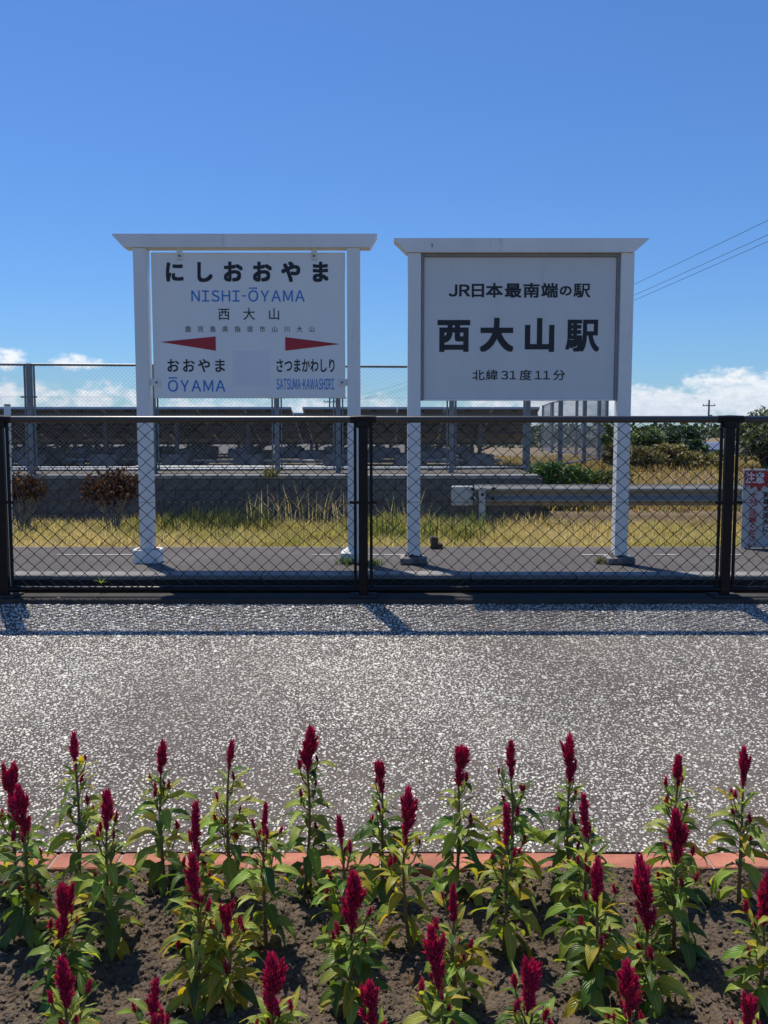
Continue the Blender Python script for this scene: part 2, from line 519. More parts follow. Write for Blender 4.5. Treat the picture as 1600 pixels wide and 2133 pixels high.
def leaf_mat():
    """celosia leaf: object colour = leaf green, alpha = how far yellow has crept in from tip and margin; veins as relief"""
    m, t, b = nt('celosia_leaf')
    N, L = t.nodes.new, t.links.new
    def mth(op, a, c=None, clamp=False):
        n = N('ShaderNodeMath'); n.operation = op; n.use_clamp = clamp
        for i, v in enumerate((a, c)):
            if v is None: continue
            if isinstance(v, (int, float)): n.inputs[i].default_value = v
            else: L(v, n.inputs[i])
        return n.outputs[0]
    oi = N('ShaderNodeObjectInfo')
    uv = N('ShaderNodeUVMap'); uv.uv_map = 'UVMap'
    sp = N('ShaderNodeSeparateXYZ'); L(uv.outputs[0], sp.inputs[0])
    side = mth('ABSOLUTE', mth('SUBTRACT', sp.outputs[0], .5))      # 0 at midrib, .5 at the margin
    ph = mth('SUBTRACT', mth('MULTIPLY', sp.outputs[1], 9.0), mth('MULTIPLY', side, 6.0))
    wave = mth('SINE', mth('MULTIPLY', ph, 6.283))
    rib = mth('SUBTRACT', 1.0, mth('MULTIPLY', side, 14.0), clamp=True)
    noi = N('ShaderNodeTexNoise'); noi.inputs['Scale'].default_value = 5; noi.inputs['Detail'].default_value = 4
    vadd = N('ShaderNodeVectorMath'); vadd.operation = 'ADD'
    L(uv.outputs[0], vadd.inputs[0]); L(oi.outputs['Location'], vadd.inputs[1]); L(vadd.outputs[0], noi.inputs['Vector'])
    yf = mth('ADD', mth('MULTIPLY', sp.outputs[1], .55), mth('ADD', mth('MULTIPLY', side, .9), mth('MULTIPLY', mth('SUBTRACT', noi.outputs['Fac'], .5), 1.2)))
    al = oi.outputs['Alpha']
    yel = mth('MULTIPLY', mth('ADD', yf, mth('SUBTRACT', mth('MULTIPLY', al, 2.0), 1.25)), 2.4, clamp=True)
    yel = mth('MULTIPLY', yel, mth('GREATER_THAN', al, .02))
    c1 = N('ShaderNodeMix'); c1.data_type = 'RGBA'; c1.inputs['B'].default_value = (.42, .33, .03, 1)
    L(oi.outputs['Color'], c1.inputs['A']); L(yel, c1.inputs['Factor'])
    hs = N('ShaderNodeHueSaturation')
    L(mth('ADD', mth('ADD', .94, mth('MULTIPLY', wave, .06)), mth('MULTIPLY', rib, .45)), hs.inputs['Value'])
    L(c1.outputs['Result'], hs.inputs['Color'])
    L(hs.outputs[0], b.inputs['Base Color'])
    b.inputs['Roughness'].default_value = .37
    b.inputs['Specular IOR Level'].default_value = .4
    bp = N('ShaderNodeBump'); bp.inputs['Strength'].default_value = .3; bp.inputs['Distance'].default_value = .004
    L(mth('SUBTRACT', wave, mth('MULTIPLY', rib, 2.0)), bp.inputs['Height']); L(bp.outputs[0], b.inputs['Normal'])
    tr = N('ShaderNodeBsdfTranslucent')
    h2 = N('ShaderNodeMix'); h2.data_type = 'RGBA'; h2.blend_type = 'MULTIPLY'; h2.inputs['Factor'].default_value = 1
    h2.inputs['B'].default_value = (2.1, 1.9, .5, 1)
    L(hs.outputs[0], h2.inputs['A']); L(h2.outputs['Result'], tr.inputs['Color'])
    ms = N('ShaderNodeMixShader'); ms.inputs[0].default_value = .42
    L(b.outputs[0], ms.inputs[1]); L(tr.outputs[0], ms.inputs[2])
    L(ms.outputs[0], t.nodes['Material Output'].inputs['Surface'])
    return m
M['leaf'] = leaf_mat()
M['plume'] = attr_mat('plume', .6, .22, .3, tint=(1.3, .7, .8))
M['stem'] = simple('celosia_stem', (.16, .15, .055), (.24, .09, .06), .6, 18, stretch=(1, 1, .3))

# ------------------------------------------------------------------ the setting
def sheet(name, pts, mat, kind='structure', parent=None):
    mb = MB()
    mb.add(pts, [tuple(range(len(pts)))])
    o = mb.build(name, mat, parent)
    if parent is None:
        tag(o, kind=kind)
    return o

GZ = -.20          # level of the grass strip beyond the platform
ground = sheet('ground', [(-3000, -60, GZ - .02), (3000, -60, GZ - .02), (3000, 190, GZ - .02), (-3000, 190, GZ - .02)], M['earth'])
sheet('sea', [(-5000, 189, GZ - 3), (5000, 189, GZ - 3), (5000, 5500, GZ - 3), (-5000, 5500, GZ - 3)], M['sea'])

# --- flower bed soil: crumbly, gently furrowed sheet
BED_Y1 = 2.665
def bed_h(x, y):
    h = .022 * (fbm(x * 3 + 9, y * 3 + 4, 3) - .5) * 2
    h = h + .016 * (fbm(x * 16, y * 16, 3) - .5) * 2 + .011 * (fbm(x * 60 + 3, y * 60, 2) - .5) * 2
    h = h + .02 * np.sin((y - 2.40) * 2 * math.pi / .245 + .6) * .6
    return h - .01
nx, ny = 700, 300
gx = np.linspace(-2.3, 2.3, nx)
gy = np.linspace(.9, BED_Y1, ny)
X, Y = np.meshgrid(gx, gy)
Z = bed_h(X, Y)
v = np.stack([X, Y, Z], -1).reshape(-1, 3)
idx = np.arange(nx * ny).reshape(ny, nx)
f = np.stack([idx[:-1, :-1], idx[:-1, 1:], idx[1:, 1:], idx[1:, :-1]], -1).reshape(-1, 4)
bed = link('flower_bed', np_mesh('flower_bed', v, f, M['soil'], smooth=True))
tag(bed, kind='structure')

# clods: small irregular lumps of soil, far too many to count
def blob_cloud(name, centres, sizes, mat, colors=None, squash=.7, sub=0):
    ph = (1 + 5 ** .5) / 2
    base = np.array([(-1, ph, 0), (1, ph, 0), (-1, -ph, 0), (1, -ph, 0), (0, -1, ph), (0, 1, ph), (0, -1, -ph), (0, 1, -ph), (ph, 0, -1), (ph, 0, 1), (-ph, 0, -1), (-ph, 0, 1)]) / 1.9
    fc = np.array([(0, 11, 5), (0, 5, 1), (0, 1, 7), (0, 7, 10), (0, 10, 11), (1, 5, 9), (5, 11, 4), (11, 10, 2), (10, 7, 6), (7, 1, 8), (3, 9, 4), (3, 4, 2), (3, 2, 6), (3, 6, 8), (3, 8, 9), (4, 9, 5), (2, 4, 11), (6, 2, 10), (8, 6, 7), (9, 8, 1)])
    n = len(centres)
    vv = base[None] * (1 + nrg.uniform(-.3, .3, (n, 12, 1))) * sizes[:, None, None]
    vv[:, :, 2] *= squash
    a = nrg.uniform(0, 6.28, n)
    c, s = np.cos(a)[:, None], np.sin(a)[:, None]
    x = vv[:, :, 0] * c - vv[:, :, 1] * s
    y = vv[:, :, 0] * s + vv[:, :, 1] * c
    vv = np.stack([x, y, vv[:, :, 2]], -1) + centres[:, None, :]
    ff = fc[None] + (np.arange(n) * 12)[:, None, None]
    cc = np.repeat(colors, 12, 0) if colors is not None else None
    return np_mesh(name, vv.reshape(-1, 3), ff.reshape(-1, 3), mat, cc)

n = 22000
cx = nrg.uniform(-1.75, 1.75, n); cy = nrg.uniform(1.35, BED_Y1 - .01, n)
sz = .0022 + .0085 * nrg.random(n) ** 3.0
clm = blob_cloud('soil_clods', np.stack([cx, cy, bed_h(cx, cy) + sz * .25], -1), sz, M['clod'])
tag(link('soil_clods', clm), 'crumbly brown soil clods scattered between the celosia plants', 'soil', kind='stuff')

# --- exposed aggregate slope rising from the bed to the fence
S0Y, S0Z, S1Y, S1Z = 2.775, .012, 4.665, .472
SPY = np.array([S0Y, 3.6, 4.05, 4.35, 4.55, S1Y])
SPZ = np.array([S0Z, .193, .300, .376, .434, S1Z])
def slope_z(y):
    return np.interp(y, SPY, SPZ)
mbp = MB()
for i in range(len(SPY) - 1):
    mbp.add([(-6, SPY[i], SPZ[i]), (6, SPY[i], SPZ[i]), (6, SPY[i + 1], SPZ[i + 1]), (-6, SPY[i + 1], SPZ[i + 1])], [(0, 1, 2, 3)])
pave = tag(mbp.build('pavement', M['cement']), kind='structure')

def stones():
    out_v, out_f, out_c = [], [], []
    base = 0
    sp = .0098
    ys = np.arange(S0Y + .004, S1Y - .004, sp)
    xs_all, ys_all = [], []
    for y in ys:
        hw = .47 * y + 1.0
        xs = np.arange(-hw, hw, sp)
        xs_all.append(xs + nrg.uniform(-.5, .5, len(xs)) * sp)
        ys_all.append(y + nrg.uniform(-.5, .5, len(xs)) * sp)
    x = np.concatenate(xs_all); y = np.concatenate(ys_all)
    wear = fbm(x * 1.3 + 3, y * 1.3 + 8, 4)
    dens_ = np.clip(.64 + 1.0 * (wear - .5) + .09 * (y - 3.2), .40, .92)
    keep = nrg.random(len(x)) < dens_
    x, y = x[keep], y[keep]
    n = len(x)
    k = 6
    r = (.0036 + .0041 * nrg.random(n) ** 1.5) * (1 + .12 * np.clip(y - 3.3, 0, 2))
    big = nrg.random(n) < .05
    r[big] *= 1.55
    an = nrg.uniform(0, 6.28, n)[:, None] + np.arange(k)[None] * (2 * math.pi / k) + nrg.uniform(-.32, .32, (n, k))
    rr = r[:, None] * nrg.uniform(.72, 1.22, (n, k))
    el_ = nrg.uniform(.6, 1.0, n)[:, None]
    th = nrg.uniform(0, 3.14, n)[:, None]
    ax, ay = rr * np.cos(an), rr * np.sin(an) * el_
    ox, oy = ax * np.cos(th) - ay * np.sin(th), ax * np.sin(th) + ay * np.cos(th)
    hgt = r * nrg.uniform(.10, .30, n)
    tx, ty = nrg.normal(0, .07, n)[:, None], nrg.normal(0, .07, n)[:, None]
    def ring(sc, h):
        X_ = x[:, None] + ox * sc
        Y_ = y[:, None] + oy * sc
        Z_ = slope_z(Y_) + h + (tx * ox + ty * oy) * sc
        return np.stack([X_, Y_, Z_], -1)
    r0 = ring(1.0, -.0015)
    r1 = ring(.80, hgt[:, None])
    cen = np.stack([x, y, slope_z(y) + hgt * 1.12], -1)[:, None]
    vv = np.concatenate([r0, r1, cen], 1)
    nvp = 2 * k + 1
    fl = []
    for i in range(k):
        j = (i + 1) % k
        fl += [(i, j, k + j), (i, k + j, k + i), (k + i, k + j, 2 * k)]
    ff = np.array(fl)[None] + (np.arange(n) * nvp)[:, None, None]
    t = nrg.random(n)
    g = np.where(t < .55, nrg.uniform(.46, .72, n), np.where(t < .88, nrg.uniform(.25, .46, n), nrg.uniform(.12, .27, n)))
    warm = nrg.uniform(-.04, .05, n) + .10 * np.clip((fbm(x * .8 + 20, y * .8 + 3, 3) - .5) * 2, -.2, 1)
    g = g * (1 - .35 * np.clip((fbm(x * 1.1 + 31, y * 1.1, 4) - .52) * 3, 0, 1))
    c = np.stack([g * (1.05 + warm), g * (1 + warm * .35), g * (.89 - warm * .7), np.ones(n)], -1)
    return np_mesh('aggregate_stones', vv.reshape(-1, 3), ff.reshape(-1, 3), M['stone'], np.repeat(c, nvp, 0))
so = link('aggregate_stones', stones())
tag(so, 'pale pebble chips set in the dark cement of the paved slope', 'gravel', kind='stuff')

# --- platform: asphalt slab with a concrete nosing
PZ = .585
platform = MB().box(-14, 14, 5.075, 6.19, GZ - .05, PZ).build('platform', M['asphalt'])
tag(platform, kind='structure')
x = -7.9
kerb_me = None
while x < 8:
    if kerb_me is None:
        kerb_me = MB().box(0, .596, .03, .17, .27, .30, .006).mesh('kerb_stone', M['concrete_dark'])
    link('kerb_stone', kerb_me, platform, (x, 4.903 + rng.uniform(-.002, .002), PZ - .297 + rng.uniform(-.002, .003)))
    x += .6
far_k = MB().box(-14, 14, 6.192, 6.30, GZ - .05, PZ - .012).build('platform_edge', M['concrete_dark'], platform)
MB().box(-14, 14, 4.945, 5.073, GZ, PZ - .029).build('platform_riser', M['shade_dark'], platform)  # riser's shade comes from its near-black colour
# ground in the gap between footing and platform, shade painted into its colour
sheet('gap_ground', [(-14, 4.86, .425), (14, 4.86, .425), (14, 4.99, .425), (-14, 4.99, .425)], M['shade_dark'])
foot = MB().box(-14, 14, 4.667, 4.86, .20, .497, .004).build('fence_footing', M['shaded_concrete'])  # shadow at the fence foot is put into this dark colour
tag(foot, kind='structure')
# worn white line along the far side of the platform
for (xa, xb) in ((120, 285), (652, 705), (765, 850), (1215, 1262), (1365, 1402), (1480, 1530), (-120, 30), (1640, 1760)):
    p0, p1 = PG(xa, 1157, PZ), PG(xb, 1152, PZ)
    y0 = 5.76
    o = MB().add([(p0.x, y0, PZ + .004), (p1.x, y0 + .006, PZ + .004), (p1.x + .01, y0 + .03, PZ + .004), (p0.x - .015, y0 + .026, PZ + .004)], [(0, 1, 2, 3)]).build('painted_line', M['line_paint'], platform)

# --- raised yard behind the block wall and the dry bank to its right
TZ = .68
yard = MB().box(-60, 2.74, 15.25, 70, GZ - .05, TZ).build('solar_yard_ground', M['terrace'])
tag(yard, kind='structure')
def bank_h(x, y):
    t = np.clip((y - 14.9) / 5.5, 0, 1)
    h = GZ + .25 + (.52) * (t * t * (3 - 2 * t))
    h = h + .10 * (fbm(x * .5 + 2, y * .5, 3) - .5) * 2 - .42 * np.clip((14.9 - y) / .5, 0, 1)
    h = h - .25 * np.clip((y - 34) / 20, 0, 1)
    return h
gx = np.linspace(2.742, 40, 130); gy = np.concatenate([np.linspace(14.40, 14.85, 4), np.linspace(14.9, 32, 70), np.linspace(33, 72, 20)])
X, Y = np.meshgrid(gx, gy); Z = bank_h(X, Y)
idx = np.arange(X.size).reshape(X.shape)
f = np.stack([idx[:-1, :-1], idx[:-1, 1:], idx[1:, 1:], idx[1:, :-1]], -1).reshape(-1, 4)
bank = link('bank', np_mesh('bank', np.stack([X, Y, Z], -1).reshape(-1, 3), f, M['dry_field'], smooth=True))
tag(bank, kind='structure')

# ------------------------------------------------------------------ block wall
wall = empty('block_wall', (-3.5, 15.1, GZ))
tag(wall, 'low grey concrete block wall below the solar yard fence', 'wall')
WX0, WX1, WTOP = -10.6, 2.735, .695
core = MB().box(WX0 + 3.5, WX1 + 3.5, -.055, .145, 0, WTOP - GZ - .07).build('mortar_core', M['mortar'], wall)
blk = MB().box(-.195, .195, -.07, -.052, 0, .19, .004).mesh('block', M['block'])
rows = 5
bh = .197
for r_ in range(rows):
    z = WTOP - GZ - .07 - (r_ + 1) * bh
    if z < -.12:
        break
    x = WX0 + 3.5 + .2 + (.2 if r_ % 2 else 0)
    while x < WX1 + 3.5 - .19:
        link('block', blk, wall, (x, rng.uniform(-.003, .003), z + rng.uniform(-.001, .001)))
        x += .4
cop = MB().box(-.33, .33, -.085, .16, 0, .066, .006).mesh('coping_stone', M['concrete'])
x = WX0 + 3.5 + .33
while x < WX1 + 3.5 - .3:
    link('coping_stone', cop, wall, (x, rng.uniform(-.004, .004), WTOP - GZ - .068))
    x += .664
# ------------------------------------------------------------------ chain link
def chain_mesh(name, L_, H, wd, hd, r, mat, ns=4):
    """woven diamond wire: strands zigzag upwards and hook into their neighbours. local x along, z up"""
    hw, hh = wd / 2, hd / 2
    ncol = int(L_ / hw)
    nrow = int(round(H / hh))
    vs_, fs_ = [], []
    base = 0
    ang = np.arange(ns) * 2 * math.pi / ns + .785
    for i in range(ncol):
        k = np.arange(nrow + 1)
        right = ((k + i) % 2 == 1)
        px_ = (i + right) * hw + np.where(right, r * .7, -r * .7)
        pz = k * hh
        py = np.where(right, r * .8, -r * .8) * (1 if i % 2 else -1)
        pts = np.stack([px_, py, pz], -1)
        # ring frame: offsets in local (across strand) and y
        d = np.array([1, 0, 0])[None] * np.cos(ang)[:, None] + np.array([0, 1, 0])[None] * np.sin(ang)[:, None]
        vv = pts[:, None, :] + d[None] * r * np.array([1.35, 1, 1])
        vs_.append(vv.reshape(-1, 3))
        m = nrow + 1
        a = (np.arange(m - 1)[:, None] * ns + np.arange(ns)[None])
        b = (np.arange(m - 1)[:, None] * ns + (np.arange(ns)[None] + 1) % ns)
        ff = np.stack([a, b, b + ns, a + ns], -1).reshape(-1, 4) + base
        fs_.append(ff)
        base += m * ns
    return np_mesh(name, np.concatenate(vs_), np.concatenate(fs_), mat)

# ------------------------------------------------------------------ front fence
FY = 4.75
FB = .497
fence = empty('chain_link_fence', (0, FY, FB))
tag(fence, 'black chain link fence running across the whole picture before the signs', 'fence')
RAIL_Z = P(800, 873.5, FY).z - FB
BOT_Z = P(800, 1227, FY).z - FB
post_x = [-6.04, -4.065, -2.085, -.113, 1.872, 3.85, 5.83]
STRAP_Z = P(800, 1046, FY).z - FB
rail_r = .0185
post_me = MB().box(-.025, .025, -.018, .018, -.02, RAIL_Z - .005, .005).mesh('post', M['black_paint'])
cap_mb = MB()
cap_mb.tube([(-.07, 0, RAIL_Z), (-.01, 0, RAIL_Z + .001), (.01, 0, RAIL_Z + .001), (.07, 0, RAIL_Z)], [rail_r + .002, rail_r + .003, rail_r + .003, rail_r + .002], 14)
cap_mb.box(-.037, .037, -.022, .022, RAIL_Z - .047, RAIL_Z - .004, .006)
cap_me = cap_mb.mesh('post_cap', M['black_paint'])
bar_me = MB().box(-.008, .008, -.007, .007, BOT_Z, RAIL_Z - .012, .003).mesh('frame_bar', M['black_paint'])
strap_me = MB().box(-.075, .075, -.024, -.0185, STRAP_Z - .008, STRAP_Z + .008, .002).mesh('strap', M['black_paint'])
bolt_me = MB().tube([(0, -.029, 0), (0, -.023, 0)], .006, 6).mesh('bolt', M['black_paint'])
plate_me = MB().box(-.075, .075, -.06, .075, .0, .012, .003).mesh('base_plate', M['shaded_concrete'])
for pxx in post_x:
    po = link('post', post_me, fence, (pxx, 0, 0))
    link('post_cap', cap_me, fence, (pxx, 0, 0))
    link('strap', strap_me, fence, (pxx, 0, 0))
    link('base_plate', plate_me, fence, (pxx, -.002, .001))
    for s in (-1, 1):
        link('frame_bar', bar_me, fence, (pxx + s * .0435, 0, 0))
        link('bolt', bolt_me, fence, (pxx + s * .062, 0, STRAP_Z))
pw = 1.98
for i in range(len(post_x) - 1):
    xa, xb = post_x[i], post_x[i + 1]
    MB().tube([(xa + .02, 0, RAIL_Z), (xb - .02, 0, RAIL_Z)], rail_r, 14).build('top_rail', M['rail_paint'], fence)
    MB().tube([(xa + .02, 0, BOT_Z), (xb - .02, 0, BOT_Z)], .0175, 12).build('bottom_rail', M['black_paint'], fence)
    MB().tube([(xa + .03, -.006, STRAP_Z), (xb - .03, -.006, STRAP_Z)], .0013, 5).build('tension_wire', M['mesh_black'], fence)
    wd = (xb - xa - .104) / 24
    hd = (RAIL_Z - .020 - BOT_Z - .012) / 12.5
    me = chain_mesh('wire_mesh', xb - xa - .104 + .001, RAIL_Z - .020 - BOT_Z - .012, wd, hd, .0025, M['mesh_black'])
    link('wire_mesh', me, fence, (xa + .052, 0, BOT_Z + .016))

# ------------------------------------------------------------------ station signs
def glyph(ch, off):
    cu = bpy.data.curves.new('glyph', 'FONT')
    cu.body = ch
    cu.size = 1
    cu.resolution_u = 4
    o = bpy.data.objects.new('glyph', cu)
    col.objects.link(o)
    dg = bpy.context.evaluated_depsgraph_get()
    me = bpy.data.meshes.new_from_object(o.evaluated_get(dg))
    v0 = [tuple(p.co) for p in me.vertices]
    f0 = [tuple(p.vertices) for p in me.polygons]
    vv, ff = [], []
    # heavier strokes: the outline laid over itself, shifted all round, each layer a hair in front of the last
    dirs = [(0, 0)]
    if off > 0:
        o2 = off * .86
        dirs = [(-o2, -o2), (o2, -o2), (o2, o2), (-o2, o2)]
        if off > .012:
            dirs += [(-o2, 0), (o2, 0), (0, -o2), (0, o2)]
    for k, (a, b) in enumerate(dirs):
        bb = len(vv)
        vv += [(p[0] + a, p[1] + b, k * .00005) for p in v0]
        ff += [tuple(i + bb for i in f) for f in f0]
    bpy.data.objects.remove(o)
    bpy.data.curves.remove(cu)
    bpy.data.meshes.remove(me)
    return vv, ff
_gc = {}
def G(ch, off):
    if (ch, off) not in _gc:
        _gc[(ch, off)] = glyph(ch, off)
    return _gc[(ch, off)]

def text_line(s, off, pitch=None, gap=.1, small=()):
    """returns verts (x,y), faces. pitch: em pitch for CJK; None: proportional with gap between glyph boxes"""
    V, F = [], []
    pen = 0
    for ci, ch in enumerate(s):
        if ch == ' ':
            pen += .3 if pitch is None else pitch * .5
            continue
        if ch == '|':            # thin space
            pen += .14
            continue
        vv, ff = G(ch, off * .66 if ch == '駅' else off)
        if ch == '\uff0d':
            vv = [(p[0] * .42, p[1], p[2]) for p in vv]
        k = .78 if ch in small else 1.0
        xs = [p[0] for p in vv]
        x0, x1 = min(xs), max(xs)
        b = len(V)
        if pitch is None:
            dx = pen - x0 * k
            pen += (x1 - x0) * k + gap
        else:
            dx = pen
            pen += pitch
        V += [(p[0] * k + dx, (p[1] - .35) * k + .35, p[2]) for p in vv]
        F.append([tuple(i + b for i in f) for f in ff])
    return V, F

def put_text(parent, name, mat, rect, s, off=.0, pitch=None, gap=.1, small=(), y=-.0015, macron=None, vertical=False):
    """rect = (x0,x1,z0,z1) in the parent's board plane, face towards -y"""
    if vertical:
        V, F = [], []
        for i, ch in enumerate(s):
            vv, ff = G(ch, off)
            b = len(V)
            V += [(p[0], p[1] - i * 1.02, p[2]) for p in vv]
            F.append([tuple(j + b for j in f) for f in ff])
    else:
        V, F = text_line(s, off, pitch, gap, small)
    if macron is not None:
        # bar over the given letter, drawn from its own box
        xs = [p[0] for p in V]
        zs = [p[1] for p in V]
        pre = text_line(s[:macron], off, pitch, gap, small)[0]
        thru = text_line(s[:macron + 1], off, pitch, gap, small)[0]
        xa = (max(p[0] for p in pre) + gap) if pre else min(xs)
        xb = max(p[0] for p in thru)
        zt = max(zs)
        b = len(V)
        V += [(xa + .06, zt + .10, 0), (xb - .06, zt + .10, 0), (xb - .06, zt + .18, 0), (xa + .06, zt + .18, 0)]
        F.append([(b, b + 1, b + 2, b + 3)])
    xs = [p[0] for p in V]; ys = [p[1] for p in V]
    x0, x1, y0, y1 = min(xs), max(xs), min(ys), max(ys)
    X0, X1, Z0, Z1 = rect
    vv = [(X0 + (p[0] - x0) / (x1 - x0) * (X1 - X0), y - p[2], Z0 + (p[1] - y0) / (y1 - y0) * (Z1 - Z0)) for p in V]
    for grp in F:                       # one object per character
        ids = sorted({i for f in grp for i in f})
        mp = {i: k for k, i in enumerate(ids)}
        me = bpy.data.meshes.new(name)
        me.from_pydata([vv[i] for i in ids], [], [tuple(mp[i] for i in f) for f in grp])
        me.materials.append(mat)
        link(name, me, parent)

def FW(s):   # full width latin letters
    return ''.join(chr(ord(c) + 0xFEE0) if '!' <= c <= '~' else c for c in s)

def post_part(parent, cx, cz0, cz1, w=.079, d=.09):
    return MB().box(cx - w / 2, cx + w / 2, -d / 2, d / 2, cz0, cz1, .003).build('post', M['white_paint'], parent)

# ---- left sign: name board hung in a white frame
SY1 = 5.46
s1 = empty('station_name_sign', (-.84, SY1, PZ))
tag(s1, 'white station name board with blue roman letters and red arrows hung in post frame', 'sign')
ox = -s1.location.x
def L1(px, py, dy=0):
    p = P(px, py, SY1 + dy)
    return (p.x + ox, p.z - PZ)
xl = (L1(290.5, 560)[0] + L1(312.5, 1110)[0]) / 2
xr = (L1(735.5, 560)[0] + L1(739.5, 1110)[0]) / 2
zt = L1(512, 491)[1]
zb = L1(512, 518.5)[1]
post_part(s1, xl, .02, zb - .001)
post_part(s1, xr, .02, zb - .001)
tl, tr_ = L1(239, 491)[0], L1(786, 491)[0]
bl, br = L1(262, 519)[0], L1(771, 519)[0]
MB().prism([(bl, zb), (br, zb), (tr_, zt - .008), (tr_, zt), (tl, zt), (tl, zt - .008)], 'y', -.055, .055).build('top_beam', M['white_paint'], s1)
# board
bx0, bx1 = L1(314.5, 530)[0], L1(717.5, 530)[0]
bz1, bz0 = L1(515, 526.5)[1], L1(520, 829.5)[1]
bx0, bx1 = (bx0 + L1(323, 829)[0]) / 2, (bx1 + L1(721, 829)[0]) / 2
board = MB().box(bx0, bx1, -.012, .012, bz0, bz1, .003).build('name_board', M['board_white'], s1)
for pxx in (375.5, 655):
    c = L1(pxx, 528)[0]
    b_ = MB().box(c - .018, c + .018, -.02, -.0125, bz1 - .045, bz1 + .028, .003).build('hanger', M['white_paint'], s1)
    MB().tube([(c, -.026, bz1 - .022), (c, -.0195, bz1 - .022)], .008, 8).build('bolt', M['guard'], b_)
for (xa, xb) in ((xl + .0405, bx0 + .042), (bx1 - .042, xr - .0405)):
    zc = L1(512, 797)[1]
    b_ = MB().box(xa, xb, -.021, -.0125, zc - .022, zc + .022, .004).build('side_bracket', M['white_paint'], s1)
    cxx = bx0 + .02 if xa < 0 and xb < bx1 - .2 else bx1 - .02
    MB().tube([(cxx, -.027, zc), (cxx, -.0205, zc)], .008, 8).build('bolt', M['guard'], b_)
# lettering, from the board's proportions
CX0, CX1, CY0, CY1 = 264, 1331, 150, 957
def r1(x0, x1, y0, y1):
    f_ = lambda x: bx0 + (x - CX0) / (CX1 - CX0) * (bx1 - bx0)
    g_ = lambda y: bz1 - (y - CY0) / (CY1 - CY0) * (bz1 - bz0)
    return (f_(x0), f_(x1), g_(y1), g_(y0))
TY = -.0135
put_text(board, 'character', M['ink'], r1(345, 1240, 200, 313), 'にしおおやま', .046, pitch=1.42, y=TY)
put_text(board, 'character', M['ink_blue'], r1(483, 1108, 343, 421), FW('NISHI-OYAMA'), .008, gap=.16, y=TY, macron=6)
put_text(board, 'character', M['ink'], r1(630, 966, 455, 521), '西大山', .006, pitch=2.0, y=TY)
put_text(board, 'character', M['ink'], r1(445, 1160, 555, 589), '鹿児島県指宿市山川大山', .002, pitch=2.0, y=TY)
put_text(board, 'character', M['ink'], r1(342, 662, 738, 811), 'おおやま', .018, pitch=1.16, y=TY)
put_text(board, 'character', M['ink'], r1(949, 1271, 738, 811), 'さつまかわしり', .020, pitch=1.0, y=TY)
put_text(board, 'character', M['ink_blue'], r1(343, 662, 840, 921), FW('OYAMA'), .008, gap=.17, y=TY, macron=0)
put_text(board, 'character', M['ink_blue'], r1(948, 1268, 848, 909), FW('SATSUMA-KAWASHIRI'), .010, gap=.10, y=TY)
for tri in (((305, 643), (613, 692), (613, 613)), ((1303, 655), (998, 616), (998, 692))):
    vv = []
    for (a, b_) in tri:
        q = r1(a, a, b_, b_)
        vv.append((q[0], TY, q[2]))
    MB().add(vv, [(0, 1, 2)]).build('arrow', M['ink_red'], board)
q = r1(707, 903, 690, 886)
MB().box(q[0], q[1], -.0137, -.0121, q[2], q[3]).build('sticker', M['sticker'], board)
# footings
ring = MB()
N_ = 28
def sup(a, rx, ry, e=.55):
    c, s = math.cos(a), math.sin(a)
    return (math.copysign(abs(c) ** e, c) * rx, math.copysign(abs(s) ** e, s) * ry)
prof = [(1.0, 0), (1.0, .078), (.98, .083), (.86, .083), (.83, .076)]
vv, ff = [], []
for (k, z) in prof:
    for i in range(N_):
        a = 2 * math.pi * i / N_
        q = sup(a, .086 * k, .078 * k)
        vv.append((q[0], q[1], z))
for j in range(len(prof) - 1):
    for i in range(N_):
        m_ = (i + 1) % N_
        ff.append((j * N_ + i, j * N_ + m_, (j + 1) * N_ + m_, (j + 1) * N_ + i))
ring.add(vv, ff, True)
fo = ring.build('footing', M['white_paint'], s1, (xl, 0, .002))
fill = MB()
fill.add([(sup(2 * math.pi * i / N_, .073, .066)[0], sup(2 * math.pi * i / N_, .073, .066)[1], .0805) for i in range(N_)], [tuple(range(N_))])
fill.build('rusty_fill', M['rust'], fo)
f2 = MB()
f2.box(-.082, .082, -.08, .08, 0, .068, .006)
f2.add([(-.07, -.068, .067), (.07, -.068, .067), (.07, .068, .067), (-.07, .068, .067), (-.042, -.047, .09), (.042, -.047, .09), (.042, .047, .09), (-.042, .047, .09)],
       [(0, 1, 5, 4), (1, 2, 6, 5), (2, 3, 7, 6), (3, 0, 4, 7), (4, 5, 6, 7)])
f2.build('footing', M['white_paint'], s1, (xr, 0, .002))

# ---- right sign: board framed between the posts
SY2 = 5.40
s2 = empty('southernmost_station_sign', (.83, SY2, PZ))
tag(s2, 'grey white board with large black station name, latitude line below, in post frame', 'sign')
ox2 = -s2.location.x
def L2(px, py):
    p = P(px, py, SY2)
    return (p.x + ox2, p.z - PZ)
xl2 = (L2(862, 560)[0] + L2(862.5, 1110)[0]) / 2
xr2 = (L2(1303, 560)[0] + L2(1291.5, 1110)[0]) / 2
zt2, zb2 = L2(1080, 500.5)[1], L2(1080, 529)[1]
post_part(s2, xl2, .02, zb2 - .001)
post_part(s2, xr2, .02, zb2 - .001)
tl, tr_ = L2(820.5, 501)[0], L2(1345.5, 501)[0]
bl, br = L2(847, 529)[0], L2(1316, 529)[0]
MB().prism([(bl, zb2), (br, zb2), (tr_, zt2 - .008), (tr_, zt2), (tl, zt2), (tl, zt2 - .008)], 'y', -.06, .06).build('top_beam', M['white_paint'], s2)
cz0 = L2(1080, 832.5)[1]
ix0, ix1 = xl2 + .0405, xr2 - .0405
